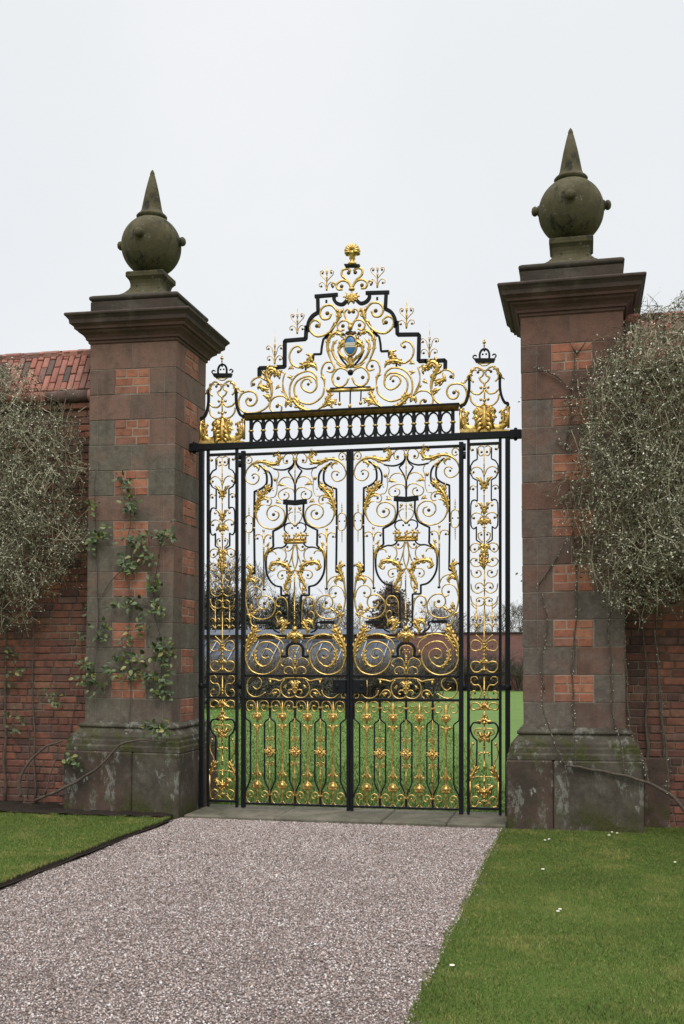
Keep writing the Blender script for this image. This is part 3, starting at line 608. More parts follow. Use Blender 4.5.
M_PEB = m_peb('pink_grey_chippings', [(0, (.11, .08, .068)), (.2, (.32, .245, .215)), (.42, (.46, .365, .33)), (.6, (.17, .12, .107)), (.78, (.70, .62, .59)), (.9, (.05, .038, .034)), (1, (.80, .77, .75))], .85)
def m_ground(name, a, b, c, sc=6):
    t = NT(name); n1 = t.noise(.7, 6, .65); n2 = t.noise(sc, 6, .7); n3 = t.noise(90, 4, .7)
    col = t.ramp(n1, [(.35, a), (.6, b)])
    col = t.mix(t.rng(n2, .45, .7, 0, .8), col, c)
    col = t.mix(t.rng(n3, .35, .7, 0, .6), col, tuple(x * .55 for x in a))
    return t.done(col, .95, 0, t.bump(n3, .8, .02), .15)
M_LAWN = m_ground('lawn_turf', (.07, .12, .02), (.10, .15, .028), (.15, .16, .045))
M_LAWNB = m_ground('far_lawn_turf', (.10, .175, .04), (.135, .21, .058), (.14, .19, .06))
M_SOIL = m_ground('dark_soil', (.03, .022, .016), (.045, .034, .026), (.02, .015, .012), 12)
def m_gravel():
    t = NT('gravel_bed'); v = t.voro(125); w = t.voro(125, None, 'DISTANCE_TO_EDGE')
    sep = t.n('ShaderNodeSeparateColor'); t.l(v.outputs['Color'], sep.inputs[0])
    col = t.ramp(sep.outputs[0], [(0, (.06, .045, .04)), (.3, (.12, .09, .08)), (.6, (.19, .15, .135)), (.9, (.32, .27, .25))])
    col = t.mix(t.rng(w.outputs['Distance'], 0, .08, 1, 0), col, (.07, .055, .05))
    return t.done(col, .9, 0, t.bump(w.outputs['Distance'], .8, .01), .2)
M_GRAV = m_gravel()
def m_bricktex(name):
    t = NT(name); q = t.n('ShaderNodeTexBrick')
    m = t.n('ShaderNodeMapping'); m.inputs['Rotation'].default_value = (PI/2, 0, 0); t.l(t.co(), m.inputs[0]); t.l(m.outputs[0], q.inputs['Vector'])
    for k, v in (('Color1', (.175, .07, .06, 1)), ('Color2', (.235, .10, .085, 1)), ('Mortar', (.2, .13, .11, 1)), ('Scale', 1.), ('Mortar Size', .008), ('Brick Width', .225), ('Row Height', .075)): q.inputs[k].default_value = v
    col = t.mix(t.rng(t.noise(.5, 6, .7), .4, .7, 0, .55), q.outputs[0], (.12, .07, .062))
    return t.done(col, .9)
M_THICKET = m_island('thicket_twig', [(0, (.06, .05, .038)), (.6, (.10, .085, .065)), (1, (.16, .14, .11))], .9)
M_FARB = m_bricktex('far_brick')
M_SLATE = m_simple('blue_grey_slate', (.08, .092, .115), .6, 0, 3, .3, .2)
M_GLASS = m_simple('pale_glazing', (.04, .046, .058), .45, 0, 2.5, .7, .15)
M_WHITEP = m_simple('white_glazing_bar', (.26, .28, .31), .6)
M_COPPER = m_island('brown_beech_leaf', [(0, (.10, .072, .06)), (.5, (.135, .10, .083)), (1, (.17, .13, .11))], .8)
M_YEW = m_island('yew_leaf', [(0, (.028, .030, .020)), (.6, (.05, .052, .036)), (1, (.085, .082, .06))], .85)
M_DAISY = m_simple('white_petal', (.82, .82, .78), .6, 0, 20, .05)
M_YEL = m_simple('yellow_floret', (.7, .5, .05), .7)

# ------------------------------------------------------------------ ironwork helpers
def catmull(p, k=6):
    if len(p) < 3: return [tuple(q) for q in p]
    out = []
    P_ = [(2*p[0][0]-p[1][0], 2*p[0][1]-p[1][1])] + list(p) + [(2*p[-1][0]-p[-2][0], 2*p[-1][1]-p[-2][1])]
    for i in range(1, len(P_) - 2):
        a, b, c, d = (Vector(q) for q in P_[i-1:i+3])
        # centripetal
        t0 = 0; t1 = t0 + max(1e-6, (b-a).length)**.5; t2 = t1 + max(1e-6, (c-b).length)**.5; t3 = t2 + max(1e-6, (d-c).length)**.5
        for j in range(k):
            t = t1 + (t2-t1)*j/k
            A1 = a*((t1-t)/(t1-t0)) + b*((t-t0)/(t1-t0)); A2 = b*((t2-t)/(t2-t1)) + c*((t-t1)/(t2-t1)); A3 = c*((t3-t)/(t3-t2)) + d*((t-t2)/(t3-t2))
            B1 = A1*((t2-t)/(t2-t0)) + A2*((t-t0)/(t2-t0)); B2 = A2*((t3-t)/(t3-t1)) + A3*((t-t1)/(t3-t1))
            q = B1*((t2-t)/(t2-t1)) + B2*((t-t1)/(t2-t1)); out.append((q.x, q.y))
    out.append(tuple(p[-1])); return out
def frames(ps):
    N = len(ps); out = []
    for i in range(N):
        a = Vector(ps[max(0, i-1)]); b = Vector(ps[min(N-1, i+1)]); t = b - a
        t = t.normalized() if t.length > 1e-9 else Vector((1, 0))
        out.append((Vector(ps[i]), t, Vector((-t.y, t.x))))
    return out
def bar2d(mb, ps, w, d, y=0., gold=False):
    """flat forged bar along a path in the gate plane; gilded on its faces, painted on its edges"""
    rings = []
    fr = frames(ps)
    if gold: sec = [(-.5, -.05), (-.38, -.4), (0, -.5), (.38, -.4), (.5, -.05), (.44, .4), (0, .5), (-.44, .4)]; mats = [0, 0, 0, 0, 1, 0, 0, 1]
    else: sec = [(-.5, -.44), (-.42, -.5), (.42, -.5), (.5, -.44), (.5, .5), (-.5, .5)]; mats = None
    for p, t, n in fr:
        rings.append([(p.x + n.x*a*w, y + b*d, p.y + n.y*a*w) for a, b in sec])
    mb.ring_tube(rings, 0, True, mats)
def miter(ps, ):
    # duplicate corner points so that square corners stay square
    out = [tuple(ps[0])]
    for i in range(1, len(ps)-1):
        p = Vector(ps[i]); a = Vector(ps[i-1]); b = Vector(ps[i+1])
        u = (a-p).normalized(); v = (b-p).normalized()
        out += [tuple(p + u*.004), tuple(p + v*.004)]
    out.append(tuple(ps[-1])); return out
def leaflet(mb, p0, p1, p2, w, y0, y1):
    """one pointed lobe: folded blade from the midrib outwards"""
    ps = [(p0[0]*(1-t)**2 + 2*p1[0]*t*(1-t) + p2[0]*t*t, p0[1]*(1-t)**2 + 2*p1[1]*t*(1-t) + p2[1]*t*t) for t in (0, .3, .6, .85, 1)]
    rings = []
    for (p, t, n), k, ww in zip(frames(ps), (0, .3, .6, .85, 1), (.6, 1., 1., .8, .3)):
        y = y0 + (y1 - y0)*k - .25*w*math.sin(PI*k); h = w*ww*.5
        rings.append([(p.x + n.x*h, y + .003, p.y + n.y*h), (p.x, y - h*.55, p.y), (p.x - n.x*h, y + .003, p.y - n.y*h), (p.x, y + .007, p.y)])
    mb.ring_tube(rings, 0)
def acanthus(mb, ps, W, lobes, y=0.):
    """acanthus leaf: raised tapering midrib with pairs of pointed lobes sweeping towards its curled tip"""
    ps = catmull(ps, 8); fr = frames(ps); N = len(fr); W = abs(W)
    rings = []
    for i, (p, t, n) in enumerate(fr):
        u = i / (N - 1)
        prof = (.5 + .5*math.sin(PI*min(1, .1 + u*.9)) if u < .5 else 1.0 - .72*((u-.5)/.5)**1.3) * (min(1, .35 + u*5))
        w = W*.36*prof
        rings.append([(p.x + n.x*a*w, y - (.20*W*prof + .003)*d, p.y + n.y*a*w) for a, d in ((-1, .1), (-.6, .75), (-.2, .7), (0, 1.15), (.2, .7), (.6, .75), (1, .1))] + [(p.x + n.x*w*.6, y + .006, p.y + n.y*w*.6), (p.x - n.x*w*.6, y + .006, p.y - n.y*w*.6)])
    mb.ring_tube(rings, 0)
    nl = max(2, int(lobes*.8 + .5))
    for k in range(nl):
        u = .06 + .74*(k + .5)/nl; i = min(N-1, int(u*(N-1))); p, t, n = fr[i]
        g = (.62 + .38*math.sin(PI*min(1, .15 + u*.9))) * (1 - .35*max(0, u - .5)/.5)
        for s_ in (-1, 1):
            L = W*.52*g*(1 if (k + (s_ > 0)) % 2 else .8)
            a = p + n*(s_*W*.08); c = p + n*(s_*L*.95) + t*(L*.05); e = p + n*(s_*L*1.0) - t*(L*1.25)
            leaflet(mb, (a.x, a.y), (c.x, c.y), (e.x, e.y), W*.42*g, y - .10*W, y - .03*W)
def mirror(ps): return [(-x, z) for x, z in ps]
def emit(sh, root, flip):
    """build one traced shape (and its mirror image) as separate part meshes; flip = which half carries the lock"""
    k, part, mat, m = sh[:4]
    sides = {0: [1], 1: [1, -1], 2: [flip], 3: [-flip]}[m]
    if m == 3: pass
    M = M_GOLD if mat == 'g' else M_BLACK
    mmv = lambda p: (p[0]/1000., p[1]/1000.)
    for sd in sides:
        mb = MB(); sx = sd
        if m == 3: sx = flip            # traced on the hinge side of the right leaf
        if k == 'b':
            ps = [mmv(p) for p in sh[4]]; w, d, sm, eye = sh[5]/1000*.93, sh[6]/1000, sh[7], sh[8]
            ps = [(x*sx, z) for x, z in ps]
            ps = catmull(ps, 5) if sm else miter(ps)
            yo = 0. if mat == 'k' else -.004
            bar2d(mb, ps, w * (1.12 if mat == 'g' else 1.), d, yo, mat == 'g')
            if eye: mb.ellipsoid((eye[0]/1000*sx, yo, eye[1]/1000), eye[2]*.00105, .012, eye[2]*.00105, 8, 6, 2)
            mb.build(part, [M, M_BLACK, M_DGOLD], root, mat == 'g')
        elif k == 'a':
            ps = [(p[0]/1000*sx, p[1]/1000) for p in sh[4]]
            acanthus(mb, ps, sh[5]/1000*1.05, sh[6], -.006)
            if sh[8]: mb.ellipsoid((sh[8][0]/1000*sx, -.01, sh[8][1]/1000), .01, .012, .01, 8, 6)
            mb.build(part, M, root, True)
        elif k == 'o':
            x, z = mmv(sh[4]); r = sh[5]/1000*.93
            mb.ellipsoid((x*sx, -.005, z), r, r*.9, r*sh[6], 12, 8); mb.build(part, M, root, True)
        elif k == 'r':
            x = sh[4]/1000*sx; z0, z1 = sorted((sh[5]/1000, sh[6]/1000)); r = sh[7]/1000*.93
            prof = [(r*.6, z0), (r, z0+.006)]
            for zb, br, hb in sorted(sh[8]):
                zb /= 1000; br *= .00093; hh = hb*.00093/2
                for q in (-1, -.6, -.2, .2, .6, 1): prof.append((r + (br - r)*math.sqrt(max(0, 1-q*q)), zb + q*hh))
            prof += [(r, z1-.006), (r*.6, z1)]; prof.sort(key=lambda q: q[1])
            mb.lathe(prof, x, -.004, 8); mb.build(part, M, root, True)
        elif k == 'u':
            x, z = mmv(sh[4]); L, W, ang = sh[5]/2000*.93, sh[6]/1000*.93, math.radians(sh[7])
            dx, dz = math.cos(ang)*L*sx, math.sin(ang)*L
            acanthus(mb, [(x*sx-dx, z-dz), (x*sx, z+W*.08), (x*sx+dx, z+dz)], W, 2, -.004); mb.build(part, M, root, True)
        elif k == 'p':
            ps = [(p[0]/1000*sx, p[1]/1000) for p in sh[4]]; d = sh[5]/1000; n = len(ps)
            a = sum(ps[i][0]*ps[(i+1) % n][1] - ps[(i+1) % n][0]*ps[i][1] for i in range(n))
            if a < 0: ps = ps[::-1]
            vs = [(x, -d/2, z) for x, z in ps] + [(x, d/2, z) for x, z in ps]
            fs = [tuple(range(n)), tuple(range(n, 2*n))[::-1]] + [(i+n, (i+1) % n + n, (i+1) % n, i) for i in range(n)]
            mb.add(vs, fs); mb.build(part, M, root)
def part_box(name, mat, root, x0, x1, y0, y1, z0, z1, c=.003):
    mb = MB(); mb.box(x0, x1, y0, y1, z0, z1, c); return mb.build(name, mat, root)

# ------------------------------------------------------------------ gate leaves
HW = .574
def gate_leaf(side):
    """side +1: right leaf, hinged on the right"""
    where = 'right' if side > 0 else 'left'
    root = empty('gate_leaf', (side*(.575), 0, 0))
    tag(root, f'{where} leaf of the black and gilded iron gate, hinged beside the {where} narrow side panel', 'gate', 'leaves of the double gate')
    B = lambda *a, **k: part_box(*a, **k)
    lock = -side                                        # local side that carries the lock
    xs = sorted((lock*.5735, lock*.541)); B('stile', M_BLACK, root, xs[0], xs[1], -.022, .022, .045, 3.705)
    xs = sorted((-lock*.5735, -lock*.530)); B('stile', M_BLACK, root, xs[0], xs[1], -.022, .022, .045, 3.73)
    x0, x1 = (-.541, .530) if side > 0 else (-.530, .541)
    for z0, z1, d in ((3.680, 3.705, .018), (1.395, 1.42, .016), (1.158, 1.183, .016), (.078, .1, .018)):
        B('rail', M_BLACK, root, x0+.002, x1-.002, -d, d, z0, z1)
    for sh in DATA['LEAF']: emit(sh, root, 1 if side > 0 else -1)
    # coronet in the round
    mb = MB(); EL_ = lambda a, rx, ry: (rx*math.cos(a), ry*math.sin(a))
    for z, r in ((2.772, .011), (2.803, .009)):
        rr = []
        for q in range(33):
            cx, cy = EL_(2*PI*q/32, .112, .045); ux, uy = EL_(2*PI*q/32, 1, 1)
            rr.append([(cx + ux*r*math.cos(2*PI*k/6), cy + uy*r*math.cos(2*PI*k/6), z + r*math.sin(2*PI*k/6)) for k in range(6)])
        mb.ring_tube(rr, 0, False)
    rr = [[(EL_(2*PI*q/32, .108, .041)[0], EL_(2*PI*q/32, .108, .041)[1], z) for z in (2.772, 2.803)] + [(EL_(2*PI*q/32, .100, .035)[0], EL_(2*PI*q/32, .100, .035)[1], z) for z in (2.803, 2.772)] for q in range(33)]
    mb.ring_tube(rr, 0, False)
    for q in range(10):
        a = 2*PI*q/10 + PI/2; cx, cy = EL_(a, .114, .047); ox = .05*cx
        big = q % 2 == 0
        zt = 2.872 if big else 2.842
        mb.ellipsoid((cx, cy - .004, 2.787), .011, .008, .009, 8, 6)
        mb.tube([(cx, cy, 2.80), (cx + ox*.5, cy, 2.825), (cx + ox, cy, zt)], .009, .006, 6)
        if big:
            for s in (-1, 1): mb.ellipsoid((cx + ox*.8 + s*.016, cy, 2.845), .014, .009, .011, 8, 6)
            mb.ellipsoid((cx + ox, cy, 2.866), .011, .009, .014, 8, 6)
        else: mb.ellipsoid((cx + ox, cy, zt), .011, .009, .012, 8, 6)
    mb.build('crown', M_GOLD, root, True)
    # hinge knuckles
    for z in (3.64, 3.56, 1.27):
        mb = MB(); mb.tube([(side*.583, -.02, z), (side*.583, -.02, z+.07)], .017, n=8); mb.build('hinge', M_BLACK, root, True)
    # lock case with keyhole plate
    xs = sorted((lock*.54, lock*.40)); lb = B('lock_case', M_BLACK, root, xs[0], xs[1], -.04, .04, 1.232, 1.372, c=.006)
    mb = MB(); mb.ellipsoid((lock*.45, -.041, 1.30), .02, .006, .026, 12, 8); mb.build('keyhole_plate', M_BLACK, lb, True)
    # lower dog-bar field
    def half(x, s):
        return [(x, 1.158), (x + s*.002, .985), (x + s*.010, .965), (x + s*.05, .935), (x + s*.058, .92), (x + s*.058, .34), (x + s*.05, .315), (x + s*.012, .235), (x + s*.002, .205), (x, .18)]
    for i in (-2, -1, 0, 1, 2):
        x = i*.267
        mb = MB()
        for s in (1, -1):
            if (i == 2 and s > 0) or (i == -2 and s < 0): continue
            xx = x
            if abs(i) == 2: xx = i*.267
            pts = half(xx, s)
            bar2d(mb, pts, .013, .022)
        if abs(i) < 2:
            mb.box(x-.010, x+.010, -.011, .011, .1, .21, .002); mb.box(x-.010, x+.010, -.0112, .0112, .97, 1.158, .002)
            bar2d(mb, [(x-.058, .63), (x, .695), (x+.058, .63), (x, .565), (x-.058, .63)], .010, .018)
        db = mb.build('dog_bar', M_BLACK, root)
        if abs(i) == 2: continue
        prof = [(.003, .17), (.0065, .20), (.0065, .30)]
        for zb in (.36, .375, .39, .405): prof += [(.0065, zb-.006), (.0115, zb), (.0065, zb+.006)]
        prof += [(.0065, .5), (.0065, .82)]
        for zb in (.835, .855, .875): prof += [(.0065, zb-.006), (.0105, zb), (.0065, zb+.006)]
        prof += [(.0065, .93), (.002, .975)]
        mb = MB(); mb.lathe(prof, x, -.012, 8)
        mb.build('gilt_rod', M_GOLD, db, True)
        mb = MB()
        for a in range(8):
            c, s_ = math.cos(a*PI/4), math.sin(a*PI/4); R = .055 if a % 2 == 0 else .042
            acanthus(mb, [(x + c*R, .63 + s_*R*.85), (x + c*R*.55, .63 + s_*R*.5), (x + c*.006, .63 + s_*.006)], .036, 1, -.016)
        mb.ellipsoid((x, -.034, .63), .018, .014, .016, 10, 6); mb.build('rosette', M_GOLD, db, True)
        for zc, sg in ((.762, 1), (.505, -1)):
            mb = MB()
            for s in (1, -1):
                cur = [(x + s*.006, zc - .025), (x + s*.026, zc + .02), (x + s*.044, zc + .012), (x + s*.043, zc - .012), (x + s*.028, zc - .014), (x + s*.028, zc + .002)]
                bar2d(mb, catmull(cur, 5), .009, .012, -.006, True)
            mb.build('small_scroll', [M_GOLD, M_BLACK], db, True)
        for zc in (1.085, .185):
            mb = MB(); mb.box(x-.026, x+.026, -.016, .016, zc-.008, zc+.008, .003); mb.build('collar', M_GOLD, db)
    for j in (-1.5, -.5, .5, 1.5):
        x = j*.267
        prof = [(.006, .105), (.010, .14), (.007, .20), (.014, .225), (.007, .24)]
        prof += [(.012 + .021*math.sin(PI*q/8), .248 + q*.0092) for q in range(9)]
        prof += [(.010, .335), (.013, .36), (.018, .40), (.012, .43), (.015, .46), (.010, .49)]
        prof += [(.0085 + .0028*(q % 2), .50 + q*.0112) for q in range(27)]
        prof += [(.011, .81), (.017, .86), (.010, .885), (.008, .92)] + [(.010 + .021*math.sin(PI*q/8), .95 + q*.009) for q in range(9)] + [(.008, 1.035), (.006, 1.155)]
        mb = MB(); mb.lathe(prof, x, -.004, 10); sp = mb.build('spindle', M_GOLD, root, True)
        mb = MB()
        for s in (1, -1):
            acanthus(mb, [(x + s*.05, .89), (x + s*.034, .90), (x + s*.014, .87), (x + s*.006, .79)], .026, 2, -.01)
            pass
        mb.build('leaf_collar', M_GOLD, sp, True); mb = MB()
        for s in (1, -1):
            acanthus(mb, [(x + s*.05, .385), (x + s*.032, .395), (x + s*.014, .42), (x + s*.005, .50)], .028, 2, -.01)
            for a in (-.6, 0, .6): pass
        mb.build('leaf_collar', M_GOLD, sp, True)
        for z0_, z1_, z2_ in ((1.025, .99, .95), (.248, .285, .325)):
            mb = MB()
            for a in range(5):
                ox = (a-2)*.012; acanthus(mb, [(x + ox*1.2, z0_), (x + ox*1.8, z1_), (x + ox*.8, z2_)], .026, 1, -.022)
            mb.ellipsoid((x, -.012, z1_), .02, .012, .02, 8, 6)
            mb.build('bud_petals', M_GOLD, sp, True)
        for s in (1, -1):
            for zc, sg in ((1.09, 1), (.17, -1)):
                mb = MB(); f = sg
                cur = [(x + s*.006, zc - f*.075), (x + s*.014, zc - f*.02), (x + s*.03, zc + f*.04), (x + s*.066, zc + f*.062), (x + s*.108, zc + f*.045), (x + s*.118, zc), (x + s*.10, zc - f*.04), (x + s*.066, zc - f*.045), (x + s*.046, zc - f*.018), (x + s*.056, zc + f*.012), (x + s*.074, zc + f*.008)]
                if sg < 0: cur = [(x+s*.006, zc-.05), (x+s*.022, zc-.07), (x+s*.06, zc-.082), (x+s*.10, zc-.06), (x+s*.118, zc-.01), (x+s*.108, zc+.035), (x+s*.075, zc+.05), (x+s*.046, zc+.03), (x+s*.044, zc), (x+s*.07, zc-.014), (x+s*.08, zc+.008)]
                bar2d(mb, catmull(cur, 5), .0115, .014, -.003, True)
                mb.ellipsoid((cur[-1][0], -.004, cur[-1][1]), .011, .012, .011, 8, 6, 0)
                mb.build('curl', [M_GOLD, M_BLACK], root, True)
    return root
gate_leaf(1); gate_leaf(-1)

# ------------------------------------------------------------------ fixed side panels
def side_panel(side):
    where = 'right' if side > 0 else 'left'
    root = empty('gate_side_panel', (side*1.354, 0, 0))
    tag(root, f'narrow fixed iron panel of gilded scrolls between the {where} gate leaf and the {where} pier', 'gate panel', 'fixed side panels of the gate')
    for s in (1, -1): part_box('stile', M_BLACK, root, s*.156-.0135, s*.156+.0135, -.02, .02, .045, 3.752)
    for z0, z1 in ((3.69, 3.717), (1.412, 1.436), (1.170, 1.192), (.092, .116)): part_box('rail', M_BLACK, root, -.142, .142, -.015, .015, z0, z1)
    for sh in DATA['SIDE']: emit(sh, root, 1)
    # clamp to the outer post
    for z in (1.30,):
        xs = sorted((side*.17, side*.206)); part_box('clamp', M_BLACK, root, xs[0], xs[1], -.026, .026, z-.025, z+.025)
        xs = sorted((-side*.17, -side*.205)); part_box('clamp', M_BLACK, root, xs[0], xs[1], -.025, .025, z-.022, z+.022)
    return root
side_panel(1); side_panel(-1)

# ------------------------------------------------------------------ fixed screen: posts, lintel bar, balustrade, overthrow
GS = empty('gate_overthrow', (0, 0, 0))
tag(GS, 'fixed iron surround with posts, lintel, baluster row and stepped gilded crest over the gate', 'gate crest')
for s in (1, -1):
    po = part_box('post', M_BLACK, GS, s*1.583-.023, s*1.583+.023, -.03, .03, .04, 3.752)
    mb = MB(); mb.lathe([(.02, 1.27), (.034, 1.275), (.036, 1.30), (.034, 1.325), (.02, 1.33)], s*1.583, 0, 12); mb.build('collar', M_BLACK, po, True)
tb = part_box('lintel_bar', M_BLACK, GS, -1.69, 1.75, -.034, .034, 3.752, 3.818, .004)
for x in (-1.66, 1.66):
    for z in (3.738, 3.83):
        mb = MB(); mb.ellipsoid((x, -.01, z), .02, .02, .02, 10, 6); mb.build('bolt', M_BLACK, tb, True)
    part_box('clamp_plate', M_BLACK, tb, x-.055, x+.055, -.042, .042, 3.744, 3.826)
def rail2(name, mat, x0, x1, prof):
    mb = MB(); mb.ring_tube([[(x, y, z) for y, z in prof] for x in (x0, x1)]); return mb.build(name, mat, GS)
rail2('moulded_rail', M_DGOLD, -1.1, 1.1, [(-.02, 4.044), (-.036, 4.052), (-.046, 4.075), (-.05, 4.092), (.05, 4.092), (.046, 4.075), (.036, 4.052), (.02, 4.044)])
part_box('rail_cap', M_BLACK, GS, -1.112, 1.112, -.055, .055, 4.0925, 4.112)
for i in range(-8, 9):
    x = i*.1305; mb = MB()
    mb.box(x-.0165, x+.0165, -.015, .015, 3.819, 4.044, .003)
    zm = 3.931
    for s in (1, -1):
        if abs(i) == 8 and s*i > 0: continue
        for q in (1, -1):
            cur = [(x+s*.012, zm+q*.03), (x+s*.018, zm+q*.06), (x+s*.034, zm+q*.088), (x+s*.0645, zm+q*.107)]
            bar2d(mb, catmull(cur, 5), .016, .02)
    b = mb.build('baluster', M_BLACK, GS)
    mb = MB(); mb.lathe([(.014, 3.919), (.026, 3.923), (.03, 3.931), (.026, 3.939), (.014, 3.943)], x, 0, 10); mb.build('collar', M_GOLD, b, True)
LEANC = .015
CR = empty('crest', (LEANC*-4.1, 0, 0), (0, LEANC, 0)); CR.parent = GS
for sh in DATA['CREST']: emit(sh, CR, 1)
# shell finial of the crest
SHZ = 5.62
mb = MB()
for a in range(-4, 5):
    ang = PI/2 + a*.40; Lr = .080 - .015*(abs(a)/4)**2
    c, s_ = math.cos(ang), math.sin(ang); hub = Vector((0, 0, SHZ + .07))
    for sy in (-1, 1):
        pts = [hub + Vector((c*Lr*u, sy*(.010 + .036*math.sin(PI*min(1, u*.95))), s_*Lr*u)) for u in (0, .25, .5, .75, .93)]
        mb.tube(pts, .007, .018, 8); mb.ellipsoid(tuple(pts[-1]), .018, .018, .018, 8, 6)
mb.lathe([(.05, SHZ-.055), (.045, SHZ-.03), (.026, SHZ-.015), (.022, SHZ), (.034, SHZ+.012), (.028, SHZ+.03), (.045, SHZ+.05), (.05, SHZ+.075), (.02, SHZ+.1)], 0, 0, 14)
mb.build('shell_finial', M_GOLD, CR, True)
# spiked finials standing on the steps
def spike(x, z0, z1, kind):
    for sx in (1, -1):
        X = x*sx; mb = MB()
        zm = z0 + .13
        h = z1 - z0
        mb.lathe([(.010, z0), (.007, z0+.02), (.007, z0+.12), (.012, z0+.128), (.007, z0+.14), (.006, z0+.17), (.015, z0+.178), (.006, z0+.186), (.014, z0+.196), (.005, z0+.206), (.004, z0+.24), (.001, z1)], X, 0, 8)
        for s in (1, -1):
            if kind == 0:
                c1 = [(X, z0+.09), (X+s*.03, z0+.125), (X+s*.066, z0+.165), (X+s*.068, z0+.195), (X+s*.045, z0+.205), (X+s*.034, z0+.188), (X+s*.046, z0+.178)]
            else:
                c1 = [(X+s*.004, z0+.08), (X+s*.02, z0+.12), (X+s*.035, z0+.17), (X+s*.065, z0+.192), (X+s*.09, z0+.175), (X+s*.085, z0+.152), (X+s*.066, z0+.158)]
            c2 = [(X+s*.004, z0+.0), (X+s*.015, z0+.055), (X+s*.045, z0+.085), (X+s*.076, z0+.072), (X+s*.076, z0+.045), (X+s*.056, z0+.045)]
            for c in (c1, c2):
                bar2d(mb, catmull(c, 5), .008, .012, 0, True); mb.ellipsoid((c[-1][0], 0, c[-1][1]), .012, .011, .012, 8, 6, 2)
        mb.build('spike_finial', [M_GOLD, M_BLACK, M_DGOLD], CR, True)
spike(.262, 5.325, 5.575, 0); spike(.565, 4.90, 5.19, 0); spike(.80, 4.60, 4.95, 1)
# oval shield of the crest
SHC = 4.745
mb = MB(); mb.ellipsoid((0, -.03, SHC), .062, .022, .098, 24, 14); sh_ = CR; mb.build('cartouche_shield', M_BLUE, CR, True)
mb = MB(); ring = []
for k in range(29):
    a = 2*PI*k/28; ring.append((.064*math.cos(a), SHC + .1*math.sin(a)))
bar2d(mb, ring, .016, .05, -.025, True); mb.build('shield_rim', [M_GOLD, M_BLACK], sh_, True)
mb = MB()
for i in range(3):
    z = SHC + .02 - i*.017
    vs = []; fs = []
    for j in range(9):
        x = -.054 + .0135*j
        for zz in (z-.0065, z+.0065):
            q = max(0, 1 - (x/.062)**2 - ((zz-SHC)/.098)**2); vs.append((x, -.033 - .022*math.sqrt(q), zz))
    for j in range(8): fs.append((2*j, 2*j+2, 2*j+3, 2*j+1))
    mb.add(vs, fs)
mb.build('shield_bands', M_CREAM, sh_, True)
mb = MB()
for s in (1, -1): mb.tube([(s*.01, -.02, SHC+.125), (s*.045, -.02, SHC+.14), (s*.055, -.02, SHC+.12)], .014, .008, 6)
mb.ellipsoid((0, -.02, SHC+.122), .05, .02, .018); mb.build('cartouche_knot', M_DGOLD, CR, True)
# pinnacles either side of the crest
for s in (1, -1):
    pr = empty('side_pinnacle', (s*1.356, 0, 0)); pr.parent = GS
    for sh in DATA['PINN']: emit(sh, pr, 1)
# ------------------------------------------------------------------ masonry piers
def jit(a): return rnd.uniform(-a, a)
def brick_panel(name, root, cx, cz, w, h, axis, face, mat, mortar, courses=3):
    """3 courses of real bricks with mortar; axis 'x' = panel in a front face (normal -Y), 'y' = panel in a side face"""
    mb = MB(); ch = h / courses; w += jit(.012)
    def put(a0, a1, z0, z1, out, dep, mi):
        if axis == 'x': mb.box(a0, a1, face - out, face + dep, z0, z1, .004, mi)
        else:
            s = 1 if face > 0 else -1; xs = sorted((face + s*out, face - s*dep)); mb.box(xs[0], xs[1], a0, a1, z0, z1, .004, mi)
    put(cx - w/2, cx + w/2, cz - h/2, cz + h/2, -.004, .09, 1)
    for c in range(courses):
        z0 = cz - h/2 + c*ch; cuts = [0]
        cuts += ([.33, .66] if c % 2 == 0 else [.52]) if rnd.random() < .6 else ([.36] if c % 2 else [.64])
        cuts.append(1)
        for a, b in zip(cuts, cuts[1:]):
            put(cx - w/2 + a*w + .005 + jit(.003), cx - w/2 + b*w - .005 + jit(.003), z0 + .005 + jit(.003), z0 + ch - .005 + jit(.003), .0005 + jit(.004), .07, 0)
    return mb.build(name, [mat, mortar], root)
def square_rings(prof, wx, wy):
    """moulding swept round a rectangle: prof = (outward offset, z)"""
    rings = []
    for o, z in prof: rings.append([(-wx-o, -wy-o, z), (wx+o, -wy-o, z), (wx+o, wy+o, z), (-wx-o, wy+o, z)])
    return rings
def fine_prof(prof, k=1): return prof
PW, PD = .47, .45
